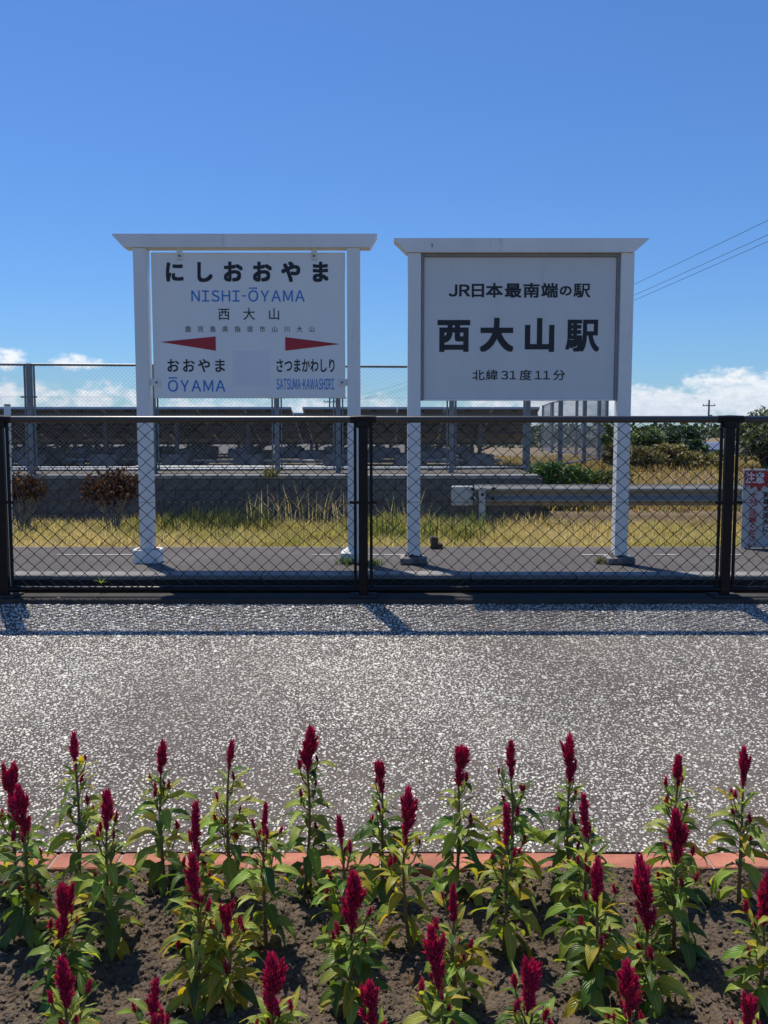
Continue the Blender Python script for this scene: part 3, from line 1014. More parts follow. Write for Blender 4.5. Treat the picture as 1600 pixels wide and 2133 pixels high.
board2 = MB().box(ix0 + .018, ix1 - .018, -.008, .012, cz0 + .004, zb2 - .02, .002).build('name_board', M['board_grey'], s2)
for (a, b_) in ((ix0, ix0 + .017), (ix1 - .017, ix1)):
    MB().box(a, b_, -.022, .022, cz0 - .006, zb2 - .002, .002).build('channel', M['frame_grey'], s2)
MB().box(ix0 + .0175, ix1 - .0175, -.022, .022, zb2 - .019, zb2 - .002, .002).build('channel', M['frame_grey'], s2)
MB().box(ix0 + .0175, ix1 - .0175, -.014, .016, cz0 - .006, cz0 + .003, .001).build('channel', M['board_white'], s2)
D0, D1, E0, E1 = 233, 1376, 182, 1032
def r2(x0, x1, y0, y1):
    f_ = lambda x: ix0 + .018 + (x - D0) / (D1 - D0) * (ix1 - ix0 - .036)
    g_ = lambda y: zb2 - .02 - (y - E0) / (E1 - E0) * (zb2 - .02 - cz0 - .004)
    return (f_(x0), f_(x1), g_(y1), g_(y0))
T2 = -.0095
put_text(board2, 'character', M['ink'], r2(380, 1223, 335, 423), FW('JR') + '日本最南端の駅', .030, gap=.10, small=('の',), y=T2)
put_text(board2, 'character', M['ink'], r2(315, 1282, 543, 748), '西大山駅', .046, pitch=1.26, y=T2)
put_text(board2, 'character', M['ink'], r2(525, 1082, 855, 919), '北緯|' + FW('31') + '|度|' + FW('11') + '|分', .012, gap=.10, y=T2)
for cx_ in (xl2, xr2):
    fm = MB()
    n_ = 9
    fm.box(-.083, .083, -.075, .075, 0, .044, .008)
    fo = fm.build('footing', M['concrete_dark'], s2, (cx_, 0, .002))
    dm = MB()
    lump = []
    for i in range(14):
        a = 2 * math.pi * i / 14
        lump.append((math.cos(a) * .062 * rng.uniform(.85, 1.1), math.sin(a) * .058 * rng.uniform(.85, 1.1), .045))
    top = [(p[0] * .72, p[1] * .72, .045 + rng.uniform(.016, .03)) for p in lump]
    dm.add(lump + top, [(i, (i + 1) % 14, 14 + (i + 1) % 14, 14 + i) for i in range(14)] + [tuple(range(14, 28))])
    dm.build('rust_heap', M['wood_old'], fo)
rs = MB()
q = r2(278, 278, 130, 130)
rs.add([(q[0] - .003, -.0605, zt2 - .052), (q[0] + .003, -.0605, zt2 - .052), (q[0] + .002, -.0605, zt2 - .03), (q[0] - .003, -.0605, zt2 - .03)], [(0, 1, 2, 3)])
rs.build('rust_streak', M['rust'], s2)

# ------------------------------------------------------------------ caution sign at the far platform edge
CY_ = 6.10
c0, c1 = P(1543.5, 1139, CY_), P(1543.5, 977, CY_)
cw = .262
ch_ = c1.z - PZ
cs = empty('caution_sign', (c0.x + cw / 2, CY_, PZ))
tag(cs, 'white caution board with red burst and vertical writing at right picture edge', 'sign')
cb = MB().box(-cw / 2, cw / 2, 0, .012, .008, ch_, .002).build('board', M['guard_white'], cs)
pxm = lambda px: -cw / 2 + (px - 1543.5) * (c1 - P(1533.5, 977, CY_)).x / 10
pzm = lambda py: ch_ - (py - 977) * ch_ / 163
burst = [(1546, 981), (1612, 981), (1600, 991), (1613, 996), (1598, 1001), (1614, 1008), (1594, 1007), (1598, 1018), (1587, 1010), (1577, 1024), (1570, 1011), (1560, 1018), (1556, 1008), (1546, 1012)]
bm_ = MB()
bm_.add([(pxm(a), -.0015, pzm(b_)) for a, b_ in reversed(burst)], [tuple(range(len(burst)))])
bm_.build('red_burst', M['red_print'], cb)
put_text(cb, 'character', M['white_print'], (pxm(1547), pxm(1587), pzm(1006), pzm(983)), '注意', .03, pitch=1.0, y=-.003)
put_text(cb, 'character', M['red_print'], (pxm(1557), pxm(1575), pzm(1136), pzm(1023)), '十分ご注意ください', .02, y=-.003, vertical=True)
put_text(cb, 'character', M['ink'], (pxm(1586), pxm(1604), pzm(1105), pzm(1023)), '列車の進入に', .024, y=-.003, vertical=True)
for s in (-1, 1):
    MB().tube([(s * .09, .02, .0), (s * .09, .02, ch_ - .06)], .011, 8).build('leg', M['galv'], cs)
    MB().tube([(s * .09, .03, ch_ * .6), (s * .09, .075, .0)], .008, 8).build('brace', M['galv'], cs)

# ------------------------------------------------------------------ small things on the platform
wp = P(20.5, 1222, 4.93); wtp = P(15.5, 845, 4.93)
wpost = empty('white_pipe_post', (wp.x, 4.93, .426))
tag(wpost, 'thin white pipe post with rusty top standing behind the fence at left edge', 'post')
MB().tube([(0, 0, 0), (wtp.x - wp.x, 0, wtp.z - .426)], .018, 12).build('pipe', M['white_paint'], wpost)
MB().tube([(wtp.x - wp.x, 0, wtp.z - .4262), (wtp.x - wp.x, 0, wtp.z - .4185)], .0165, 12).build('rusty_top', M['rust'], wpost)
p = PG(905, 1138, PZ)
bk = empty('stacked_block', (p.x, 6.13, PZ))
tag(bk, 'two dark weathered wooden blocks stacked at the far platform edge', 'block')
MB().box(-.034, .05, -.05, .03, .001, .036, .004).build('lower_block', M['wood_old'], bk)
MB().box(-.036, .012, -.045, .03, .037, .085, .004).build('upper_block', M['wood_old'], bk, rot=(0, 0, .1))

def dead_leaf_mesh(n_):
    return None
dl = MB()
dl.add([(-.018, 0, .002), (0, -.009, .004), (.02, .001, .008), (0, .010, .003), (0, 0, .001)], [(0, 1, 4), (1, 2, 4), (2, 3, 4), (3, 0, 4)], True)
M['litter'] = simple('litter', (.30, .20, .10), (.22, .13, .06), .8, 30, rvar=.3)
dlm = dl.mesh('fallen_leaf', M['litter'])
for k, (a, b_, lab) in enumerate([(80, 1241, 'curled brown fallen leaf lying under the fence, nearest the left picture edge'), (215, 1238, 'curled brown fallen leaf under the fence left of the name sign'), (385, 1241, 'pale fallen leaf below the name sign at the foot of the fence'),
                                  (1525, 1243, 'pale fallen leaf lying at the foot of the right fence post'), (130, 1242, 'small brown fallen leaf under the fence, second from the left picture edge')]):
    q = PG(a, b_, FB + .001)
    o = link('fallen_leaf', dlm, None, (q.x, 4.69 + .012 * (k % 3), FB + .002), (rng.uniform(-.2, .2), 0, rng.uniform(0, 6)), rng.uniform(.8, 1.5))
    tag(o, lab, 'leaf', 'fallen leaves along the fence')

# ------------------------------------------------------------------ yard fence of galvanised mesh
def yard_fence():
    root = empty('yard_fence', (-3.0, 16.0, TZ))
    tag(root, 'tall grey galvanised mesh fence round the solar yard', 'fence')
    def loc(x, y, z=0):
        return Vector((x + 3.0, y - 16.0, z))
    HF = 1.97
    # corner points of the run: (px at base, Y)
    run = []
    def atx(px, Yv):
        return ((px - 800) / FPX * (Yv * CP + .65 * SP), Yv)
    run = [(-11.2, 15.55), (-8.9, 15.65), atx(68, 15.75), atx(322, 15.9), atx(578, 16.05), atx(705, 16.15), atx(940, 16.3), atx(1098, 16.9), atx(1166, 18.9), atx(1216, 21.2), atx(1246, 23.6), atx(1262, 26.2), atx(1200, 30), atx(1150, 34), atx(1130, 38)]
    pm = MB().box(-.045, .045, -.045, .045, -.01, HF, .006).mesh('post', M['galv'])
    bm2 = MB().box(-.014, .014, -.02, .02, .06, HF - .02, .003).mesh('frame_bar', M['galv'])
    sm = MB().box(-.15, .15, -.052, -.046, HF * .69, HF * .69 + .03, .002).mesh('strap', M['galv'])
    for i, (x, y) in enumerate(run):
        link('post', pm, root, loc(x, y))
        if i in (2, 3, 4, 5, 6):
            link('strap', sm, root, loc(x, y))
    for i in range(len(run) - 1):
        a, b = Vector((*run[i], 0)), Vector((*run[i + 1], 0))
        d = b - a
        Ln = d.length
        ang = math.atan2(d.y, d.x)
        la = loc(a.x, a.y)
        u = d.normalized()
        if i < 8:
            for s, e in ((0, 1), (1, -1)):
                q = (la + u * .082) if s == 0 else (la + u * (Ln - .082))
                link('frame_bar', bm2, root, q, (0, 0, ang))
        for z, r_ in ((HF - .02, .024), (.07, .024)):
            MB().tube([la + u * .05 + Vector((0, 0, z)), la + u * (Ln - .05) + Vector((0, 0, z))], r_, 8).build('rail', M['galv'], root)
        for z in (HF * .31 + .0, HF * .70):
            MB().tube([la + u * .05 + Vector((0, 0, z)), la + u * (Ln - .05) + Vector((0, 0, z))], .0022, 4).build('tension_wire', M['galv_wire'], root)
        nd = max(4, int((Ln - .2) / .072))
        me = chain_mesh('wire_mesh', Ln - .19, HF - .11, (Ln - .2) / nd, .072, .0017, M['galv_wire'], 3)
        link('wire_mesh', me, root, la + u * .1 + Vector((0, 0, .085)), (0, 0, ang))
yard_fence()

# ------------------------------------------------------------------ solar arrays seen from behind
def solar_array(x0, ncol, label, ybase=18.5, ztop=1.955):
    wpan, lpan = 1.0, 1.40
    yn, zn = ybase, ztop
    tilt = math.atan2(.77, 2.7)
    root = empty('solar_array', (x0 + ncol * wpan / 2, yn + 1.3, TZ))
    tag(root, label, 'solar panels', 'solar arrays in the yard')
    o_ = root.location
    pan = MB().box(-wpan / 2 + .006, wpan / 2 - .006, .006, lpan - .006, .0, .006).mesh('panel', M['panel_back'])
    cel = MB().box(-wpan / 2 + .02, wpan / 2 - .02, .02, lpan - .02, .0062, .012).mesh('cells', M['panel_cell'])
    frm = MB()
    frm.box(-wpan / 2 + .004, wpan / 2 - .004, .002, .028, -.034, .012)
    frm.box(-wpan / 2 + .004, wpan / 2 - .004, lpan - .028, lpan - .002, -.034, .012)
    frm.box(-wpan / 2 + .004, -wpan / 2 + .026, .0285, lpan - .0285, -.034, .012)
    frm.box(wpan / 2 - .026, wpan / 2 - .004, .0285, lpan - .0285, -.034, .012)
    frm = frm.mesh('frame', M['alu'])
    jb = MB().box(-.07, .07, .15, .25, -.022, -.0005, .004).mesh('junction_box', M['ink'])
    for i in range(ncol):
        for j in range(2):
            d = j * lpan
            loc = Vector((x0 + (i + .5) * wpan, yn + d * math.cos(tilt), zn - d * math.sin(tilt))) - o_
            pn = link('panel', pan, root, loc, (-tilt, 0, 0))
            link('frame', frm, pn)
            link('cells', cel, pn)
            link('junction_box', jb, pn)
    # purlins under the panels
    for d in (.25, 1.2, 1.65, 2.55):
        yy, zz = yn + d * math.cos(tilt), zn - d * math.sin(tilt) - .075
        MB().box(x0 - o_.x, x0 + ncol * wpan - o_.x, yy - .025 - o_.y, yy + .025 - o_.y, zz - .03 - o_.z, zz + .03 - o_.z).build('purlin', M['steel_dark'], root)
    k = 0
    xx = x0 + .7
    while xx < x0 + ncol * wpan - .3:
        a = Vector((xx, yn + .1, zn - .03 - .13)) - o_
        b = Vector((xx, yn + 2.7, zn - .80 - .13)) - o_
        MB().tube([a, b], .045, 4, smooth=False).build('rafter', M['steel_dark'], root)
        for yy, d in ((yn + .55, .5), (yn + 2.25, 2.25)):
            zz = zn - d * math.tan(tilt) - .16
            MB().box(xx - .04 - o_.x, xx + .04 - o_.x, yy - .04 - o_.y, yy + .04 - o_.y, .28, zz - o_.z).build('leg', M['steel_dark'], root)
            MB().box(xx - .30 - o_.x, xx + .30 - o_.x, yy - .2 - o_.y, yy + .2 - o_.y, .0, .28, .02).build('footing_block', M['concrete_dark'], root)
        MB().tube([Vector((xx, yn + .55, TZ + .35)) - o_, Vector((xx + .95, yn + 1.6, zn - .45 - .16)) - o_], .022, 4, smooth=False).build('brace', M['steel_dark'], root)
        MB().tube([Vector((xx, yn + .55, TZ + .45)) - o_, Vector((xx - .6, yn + .30, zn - .2)) - o_], .022, 4, smooth=False).build('brace', M['steel_dark'], root)
        xx += 1.55
    return root
solar_array(-12.95, 11, 'long solar array seen from behind its panels, behind the name sign')
solar_array(-1.72, 5, 'shorter solar array seen from behind, between the two signs and farther right')
solar_array(-15.0, 18, 'second solar array row farther back under the front panels', 22.4, 1.93)
solar_array(-16.0, 19, 'third solar array row in the shade behind the second row', 26.3, 1.93)
solar_array(-18.0, 22, 'rearmost solar array row at the back of the yard', 30.2, 1.93)
# conduits lying on the yard ground
for k, (x0, x1, yy, zz, lab) in enumerate([(-7.6, 2.4, 17.0, .06, 'nearest pale conduit pipe lying along the foot of the yard fence'), (-5.0, -1.2, 17.55, .06, 'middle pale conduit pipe lying on the yard ground'),
                                           (-4.6, -.5, 19.6, .12, 'pale conduit pipe running under the solar panels left of centre'), (-7.2, -5.0, 19.9, .14, 'short pale conduit pipe under the solar panels at left'), (.6, 2.6, 19.3, .14, 'pale conduit pipe under the shorter solar array')]):
    pp = empty('conduit_pipe', ((x0 + x1) / 2, yy, TZ))
    tag(pp, lab, 'pipe', 'conduit pipes in the solar yard')
    MB().tube([(x0 - pp.location.x, 0, zz), (x1 - pp.location.x, 0, zz)], .03, 8).build('pipe', M['guard_white'], pp)
    for t in (.15, .5, .85):
        xx = x0 + (x1 - x0) * t - pp.location.x
        MB().box(xx - .05, xx + .05, -.06, .06, .001, zz - .028).build('support', M['concrete'], pp)

# ------------------------------------------------------------------ guard rail
gp = P(940, 1030, 14.4)
gr = empty('guard_rail', (gp.x, 14.4, GZ))
tag(gr, 'grey corrugated road guard rail in front of the dry bank', 'guard rail')
gzt = P(1100, 1009, 14.4).z - GZ
gzb = P(1100, 1053, 14.4).z - GZ
mid = (gzt + gzb) / 2
hh = (gzt - gzb) / 2
prof = []
for i in range(17):
    t = i / 16
    z = gzb + (gzt - gzb) * t
    prof.append((-.04 + .04 * math.cos(4 * math.pi * t) , z))
mbg = MB()
x0, x1 = .38, 9.5
vv, ff = [], []
for xx in (x0, x1):
    for th in (0, .006):
        vv += [(xx, y + th, z) for (y, z) in prof]
n = len(prof)
for i in range(n - 1):
    ff.append((i, i + 1, 2 * n + i + 1, 2 * n + i))
    ff.append((n + i, 3 * n + i, 3 * n + i + 1, n + i + 1))
mbg.add(vv, ff, True)
mbg.add([vv[0], vv[n], vv[3 * n], vv[2 * n]], [(0, 1, 2, 3)])
mbg.add([vv[n - 1], vv[2 * n - 1], vv[4 * n - 1], vv[3 * n - 1]], [(0, 1, 2, 3)])
mbg.build('beam', M['guard'], gr)
MB().box(0, .36, -.05, .02, gzb + .0, gzt - .02, .02).build('end_terminal', M['guard_white'], gr)
for xx in (.50, 2.9, 5.3, 7.7):
    po = MB().tube([(xx, -.105 if xx < 1 else .07, -.02), (xx, -.105 if xx < 1 else .07, gzt - (.04 if xx < 1 else -.03))], .055, 14).build('post', M['guard_white'], gr)
for (a, b_) in ((.34, .78), (.34, .35), (.68, .80), (.68, .35), (.5, .55)):
    MB().tube([(a, -.10 if a != .5 else -.175, gzb + (gzt - gzb) * b_), (a, -.075 if a != .5 else -.158, gzb + (gzt - gzb) * b_)], .028, 10).build('bolt', M['ink'], gr)

# ------------------------------------------------------------------ vegetation
def leaf_quads(cen, nrm_up, length, width, cols, droop=.3):
    """bent leaf cards: 2 quads each, random orientation; returns verts, faces, colors"""
    n = len(cen)
    a = nrg.uniform(0, 2 * math.pi, n)
    e = nrg.normal(nrm_up, .5, n)
    d = np.stack([np.cos(a) * np.cos(e), np.sin(a) * np.cos(e), np.sin(e)], -1)
    rnd = nrg.normal(0, 1, (n, 3))
    s = np.cross(d, rnd); s /= np.linalg.norm(s, axis=1, keepdims=True) + 1e-9
    L_ = length[:, None]; Wd = width[:, None]
    mid_ = cen + d * L_ * .5
    tip = cen + d * L_ + np.array([0, 0, -1]) * L_ * droop
    v = np.stack([cen - s * Wd * .25, cen + s * Wd * .25, mid_ + s * Wd * .5, mid_ - s * Wd * .5, tip], 1)
    b = (np.arange(n) * 5)[:, None]
    f = np.concatenate([b + np.array([[0, 1, 2]]), b + np.array([[0, 2, 3]]), b + np.array([[3, 2, 4]])], 0)
    return v.reshape(-1, 3), f, np.repeat(cols, 5, 0)

def pal(n, cols, jitter=.18):
    cols = np.array(cols)
    i = nrg.integers(0, len(cols), n)
    j = nrg.integers(0, len(cols), n)
    t = nrg.random((n, 1))
    c = cols[i] * t + cols[j] * (1 - t)
    return c * (1 + nrg.uniform(-jitter, jitter, (n, 1)))

GREENS = [(.10, .155, .045), (.14, .20, .06), (.07, .12, .045), (.20, .22, .10)]
OLIVE = [(.17, .16, .06), (.23, .19, .085), (.12, .13, .05), (.28, .22, .11)]
PALE = [(.17, .19, .10), (.09, .12, .05), (.27, .27, .17), (.06, .09, .035)]
BROWN = [(.10, .045, .022), (.065, .03, .018), (.16, .08, .035), (.045, .024, .016)]

def shrub(name, label, cat, base, w, h, d, cols, nleaf, leaf, group=None, trunk=True, mat='leaf_cloud', lobes=9, low=.12, stem_mat='bark'):
    root = empty(name, base)
    tag(root, label, cat, group)
    # limbs with forks
    tb = MB()
    cens = []
    for i in range(lobes):
        a = rng.uniform(0, 6.28)
        rr = math.sqrt(rng.random()) * .82
        zz = rng.uniform(.3, 1.0)
        k = math.sqrt(max(.08, 1 - (zz - .45) ** 2 * 2.2))
        c = Vector((math.cos(a) * rr * w / 2 * k, math.sin(a) * rr * d / 2 * k, h * (low + (1 - low) * zz * .86)))
        cens.append(c)
        m1 = Vector((c.x * .35 + rng.uniform(-.03, .03) * w, c.y * .35, c.z * .5))
        r0 = .018 * h + .012
        tb.tube([(c.x * .08, c.y * .08, -.03), m1, c, c + Vector((c.x * .15, c.y * .15, .08 * h))], [r0, r0 * .7, r0 * .35, r0 * .15], 6)
    tb.build('trunk', M[stem_mat], root)
    # leaf clumps around limb ends
    ci = nrg.integers(0, lobes, nleaf)
    C = np.array([tuple(c) for c in cens])[ci]
    off = nrg.normal(0, 1, (nleaf, 3))
    off /= np.linalg.norm(off, axis=1, keepdims=True)
    off *= (nrg.random((nleaf, 1)) ** .5) * np.array([w * .24, d * .24, h * .20])
    pos = C + off
    pos[:, 2] = np.maximum(pos[:, 2], .03)
    cl = pal(nleaf, cols)
    tint = nrg.uniform(.75, 1.25, lobes)[ci][:, None]
    ln = leaf * nrg.uniform(.6, 1.3, nleaf)
    v_, f_, c_ = leaf_quads(pos, .1, ln, ln * nrg.uniform(.35, .6, nleaf), cl * tint)
    link('crown', np_mesh('crown', v_, f_, M[mat], c_), root)
    return root

def on_bank(px, Yv):
    x = (px - 800) / FPX * (Yv * CP + .8 * SP)
    return Vector((x, Yv, float(bank_h(np.array([x]), np.array([Yv]))[0])))

def bank_shrub(px, ytop, Yv, wpx, label, cols, nleaf, leaf, name='shrub', cat='bush', **k):
    b = on_bank(px, Yv)
    top = P(px, ytop, Yv).z
    w = wpx / FPX * Yv
    return shrub(name, label, cat, b, w, max(.3, (top - b.z)) * 1.0, w * .9, cols, nleaf, leaf, **k)

bank_shrub(1338, 888, 26.0, 92, 'leafy dark green shrub on the bank just right of the large sign', GREENS, 2600, .12, lobes=16)
bank_shrub(1385, 894, 28.0, 66, 'narrow dark green shrub on the bank, second right of the large sign', GREENS, 900, .13)
bank_shrub(1424, 886, 25.0, 78, 'rounded blue green shrub on the bank left of the right fence post', [(.04, .085, .04), (.05, .10, .045), (.03, .065, .035)], 1300, .13, lobes=11)
bank_shrub(1452, 917, 24.5, 38, 'lower green shrub hugging the rounded shrub beside the blue sheet', [(.05, .10, .035), (.07, .12, .04)], 800, .12)
bank_shrub(1485, 941, 25.5, 64, 'low bright green shrub below the blue sheet', [(.06, .12, .03), (.09, .14, .04)], 700, .11)
bank_shrub(1330, 925, 20.5, 110, 'dry olive scrub in front of the dark shrubs beside the large sign', OLIVE, 2400, .10, lobes=16)
bank_shrub(1400, 925, 20.8, 110, 'dry olive scrub below the narrow dark shrub', OLIVE, 2400, .10, lobes=16)
bank_shrub(1472, 946, 20.5, 100, 'pale olive scrub below the blue sheet left of the right fence post', OLIVE, 2400, .10, lobes=16)
bank_shrub(1280, 868, 24.5, 62, 'tall dark bush between the yard fence and the large sign post', GREENS, 900, .13, lobes=9)
bank_shrub(1278, 925, 20.5, 56, 'dry brown bush at the foot of the yard fence corner', [(.14, .10, .05), (.10, .07, .04), (.12, .12, .05)], 500, .11)
bank_shrub(1597, 848, 19.5, 140, 'big pale leaved tree behind the caution board at right edge', PALE, 5200, .11, name='tree', cat='tree', lobes=18)
bank_shrub(1690, 850, 21.0, 120, 'pale leaved tree outside the right picture edge', PALE, 1500, .13, name='tree', cat='tree', lobes=12)
b = on_bank(1190, 15.6)
shrub('weed_bush', 'bright green leafy bush over the end of the block wall', 'bush', Vector((3.1, 15.55, .30)), 1.25, .62, .7, [(.05, .12, .025), (.07, .15, .03), (.04, .09, .02)], 1700, .075, lobes=16, stem_mat='dry_stem')
shrub('weed_bush', 'yellow green grassy bush behind the guard rail beside the large sign post', 'bush', Vector((4.05, 15.8, .30)), .95, .50, .6, [(.10, .14, .03), (.14, .15, .045), (.07, .11, .03)], 900, .085, lobes=12, stem_mat='dry_stem')

def dead_bush(label, px, ytop, Yv, wpx, nleaf):
    base = Vector(((px - 800) / FPX * (Yv * CP + 1 * SP), Yv, GZ))
    h = P(px, ytop, Yv).z - GZ
    w = wpx / FPX * Yv
    root = empty('dead_bush', base)
    tag(root, label, 'bush', 'dead bushes before the block wall')
    tb = MB()
    tips = []
    for i in range(15):
        a = rng.uniform(0, 6.28)
        rr = rng.uniform(.15, 1)
        t = Vector((math.cos(a) * rr * w * .5, math.sin(a) * rr * w * .35, h * (.72 + .28 * (1 - rr ** 2) * rng.uniform(.6, 1))))
        m1 = Vector((t.x * .45, t.y * .45, t.z * .5))
        tb.tube([(t.x * .12, t.y * .12, -.02), m1, t], [.012, .010, .005], 5)
        tips.append(t)
        for k in range(2):
            t2 = m1.lerp(t, .4) + Vector((rng.uniform(-.15, .15), rng.uniform(-.1, .1), rng.uniform(.1, .3)))
            tb.tube([m1.lerp(t, .3), t2], [.006, .003], 4)
            tips.append(t2)
    tb.build('stems', M['dry_stem'], root)
    ci = nrg.integers(0, len(tips), nleaf)
    pos = np.array([tuple(t) for t in tips])[ci] + nrg.normal(0, 1, (nleaf, 3)) * np.array([.075, .06, .075])
    ln = .05 * nrg.uniform(.6, 1.5, nleaf)
    v_, f_, c_ = leaf_quads(pos, -.4, ln, ln * .7, pal(nleaf, BROWN, .3), .5)
    link('withered_leaves', np_mesh('withered_leaves', v_, f_, M['dead_leaf'], c_), root)
dead_bush('withered brown bush with pale stems before the wall beside the left sign post', 236, 984, 13.3, 140, 1500)
dead_bush('withered brown bush before the wall near the left picture edge', 48, 992, 13.6, 105, 800)

# --- grass: blades as tapered bent strips
def grass_mesh(name, x, y, z, hgt, cols, wid=.006, lean=.5):
    n = len(x)
    a = nrg.uniform(0, 6.28, n)
    ln = np.abs(nrg.normal(0, lean, n)) + .1
    dx, dy = np.cos(a), np.sin(a)
    sx, sy = -dy, dx
    w = wid * nrg.uniform(.6, 1.4, n)
    o = np.stack([x, y, z], -1)
    def lvl(t, k):
        c = o + np.stack([dx * ln * hgt * t ** 2, dy * ln * hgt * t ** 2, hgt * t * (1 - .35 * ln * t)], -1)
        s = np.stack([sx * w * k, sy * w * k, np.zeros(n)], -1)
        return c - s, c + s
    a0, b0 = lvl(0, 1); a1, b1 = lvl(.55, .8); a2, b2 = lvl(1, .08)
    v_ = np.stack([a0, b0, a1, b1, a2], 1)
    b = (np.arange(n) * 5)[:, None]
    f_ = np.concatenate([b + np.array([[0, 1, 3]]), b + np.array([[0, 3, 2]]), b + np.array([[2, 3, 4]])], 0)
    return np_mesh(name, v_.reshape(-1, 3), f_, M['grass'], np.repeat(cols, 5, 0))

def grass_colors(x, y, green):
    n = len(x)
    straw = pal(n, [(.58, .48, .24), (.48, .41, .19), (.64, .55, .32), (.40, .30, .16)], .2)
    yg = pal(n, [(.42, .38, .13), (.32, .31, .09), (.48, .41, .17)], .2)
    gr_ = pal(n, [(.085, .13, .03), (.11, .16, .04), (.06, .10, .025)], .2)
    g = np.clip(green + .6 * (fbm(x * .9, y * .9, 3) - .5) * 2 + nrg.normal(0, .16, n), 0, 1)[:, None]
    c = np.where(g < .5, straw * (1 - g * 2) + yg * (g * 2), yg * (2 - g * 2) + gr_ * (g * 2 - 1))
    return c

n = 110000
y = 7.2 + (14.6 - 7.2) * nrg.random(n) ** .8
hw = .47 * y + .8
x = nrg.uniform(-1, 1, n) * hw
ok = ~((y > 14.30) & (x > .9) & (x < 2.6))
x, y = x[ok], y[ok]
px_ = x / y * FPX + 800
green = .12 + .22 * np.exp(-((px_ - 820) / 190) ** 2) + .16 * np.exp(-((px_ - 1470) / 130) ** 2) - .22 * np.exp(-((px_ - 1180) / 120) ** 2) * (y > 9.5)
green = green + np.where((px_ < 850) & (y > 12.2), .28, 0)
hgt = .78 * (.16 + .5 * fbm(x * 1.7 + 5, y * 1.7, 3) ** 1.3) * nrg.uniform(.6, 1.15, len(x))
hgt = hgt * np.where(y < 9, .85, 1)
gm = grass_mesh('grass', x, y, np.full(len(x), GZ - .01), hgt, grass_colors(x, y, green), .0055, .95)
tag(link('grass', gm), 'rough straw and green grass growing between the platform and the block wall', 'grass', kind='stuff')
# dry grass on the bank
n = 26000
y = nrg.uniform(15.0, 30, n); hw = .5 * y + .5
x = 2.8 + nrg.random(n) * (hw - 2.4)
ok = x > 2.8
x, y = x[ok], y[ok]
straw = pal(len(x), [(.40, .25, .13), (.31, .19, .10), (.44, .33, .17), (.26, .19, .09), (.22, .24, .08), (.28, .29, .10)], .2)
gm = grass_mesh('bank_grass', x, y, bank_h(x, y) - .01, (.10 + .22 * fbm(x, y, 3)) * nrg.uniform(.5, 1.2, len(x)), straw, .009, .6)
tag(link('bank_grass', gm), 'short dry grass covering the bank behind the guard rail', 'grass', kind='stuff')

def weed_clump(label, px, Yv, z0, h, n_, cols, spread=.12, wid=.006, name='weed_clump', seed=False, lean=.35):
    x = (px - 800) / FPX * (Yv * CP + (CAM_Z - z0) * SP)
    root = empty(name, (x, Yv, z0))
    tag(root, label, 'weed', 'weeds')
    gx_, gy_ = nrg.normal(0, spread, n_), nrg.normal(0, spread, n_)
    me = grass_mesh('blades', gx_, gy_, np.zeros(n_), h * nrg.uniform(.55, 1.1, n_), pal(n_, cols, .2), wid, lean)
    tag(link('blades', me, root), kind='stuff')
    return root
SEED = [(.42, .35, .19), (.33, .28, .15), (.50, .42, .25)]
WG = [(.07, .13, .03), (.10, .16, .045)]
weed_clump('tall feathery dry grass before the wall right of the name sign middle', 560, 13.8, GZ, .85, 45, SEED + WG, .22)
weed_clump('tall feathery dry grass before the wall below the name sign right half', 640, 13.6, GZ, 1.0, 32, SEED, .25)
weed_clump('tall arching dry grass against the wall beside the central fence post', 690, 13.7, GZ, 1.0, 34, SEED, .22)
weed_clump('arching dry grass against the wall between central fence post and large sign', 832, 13.6, GZ, .85, 50, SEED + WG, .22)
weed_clump('green grass tuft hanging over the wall top below the name sign', 570, 15.0, .66, .22, 60, [(.20, .18, .06), (.14, .15, .05)], .08, .01)
weed_clump('green weeds at the foot of the wall by the central fence post', 800, 13.2, GZ, .5, 110, WG + [(.16, .18, .05)], .32, .009)
weed_clump('green weeds beside the guard rail end', 905, 12.6, GZ, .48, 150, WG + [(.18, .20, .06)], .35, .009)
weed_clump('green weeds before the guard rail bolts', 975, 13.3, GZ, .5, 140, WG + [(.18, .20, .06)], .35, .009)
weed_clump('dark weeds in the wall shade left of the name sign middle', 480, 13.9, GZ, .52, 300, [(.05, .08, .025), (.08, .10, .035)], .45, .009)  # wall shade painted in as darker blade colours
weed_clump('dark weeds in the wall shade right of the left sign post', 370, 14.0, GZ, .5, 260, [(.05, .08, .025), (.08, .10, .035)], .4, .009)  # same darker blades, wall shade put into the colour
weed_clump('green weed tuft at the white square footing of the name sign', 722, 5.36, PZ, .075, 60, WG, .03, .003, lean=.6)
weed_clump('bright green weed on the asphalt beside the central fence post', 785, 5.36, PZ, .05, 50, [(.14, .22, .04), (.10, .17, .03)], .03, .003, lean=.7)
weed_clump('dry weed tuft at the left edge of the large sign right footing', 1250, 5.38, PZ, .06, 40, [(.22, .19, .07), (.12, .13, .04)], .015, .003, lean=.4)
weed_clump('dry weed tuft at the left edge of the round footing', 286, 5.46, PZ, .07, 30, [(.20, .20, .07), (.12, .14, .04)], .012, .003, lean=.3)
# small broad leaved weed in the platform kerb
wd = empty('kerb_weed', (P(210, 1205, 4.89).x, 4.888, PZ - .09))
tag(wd, 'small yellow green broad leaved weed growing from the platform kerb at left', 'weed')

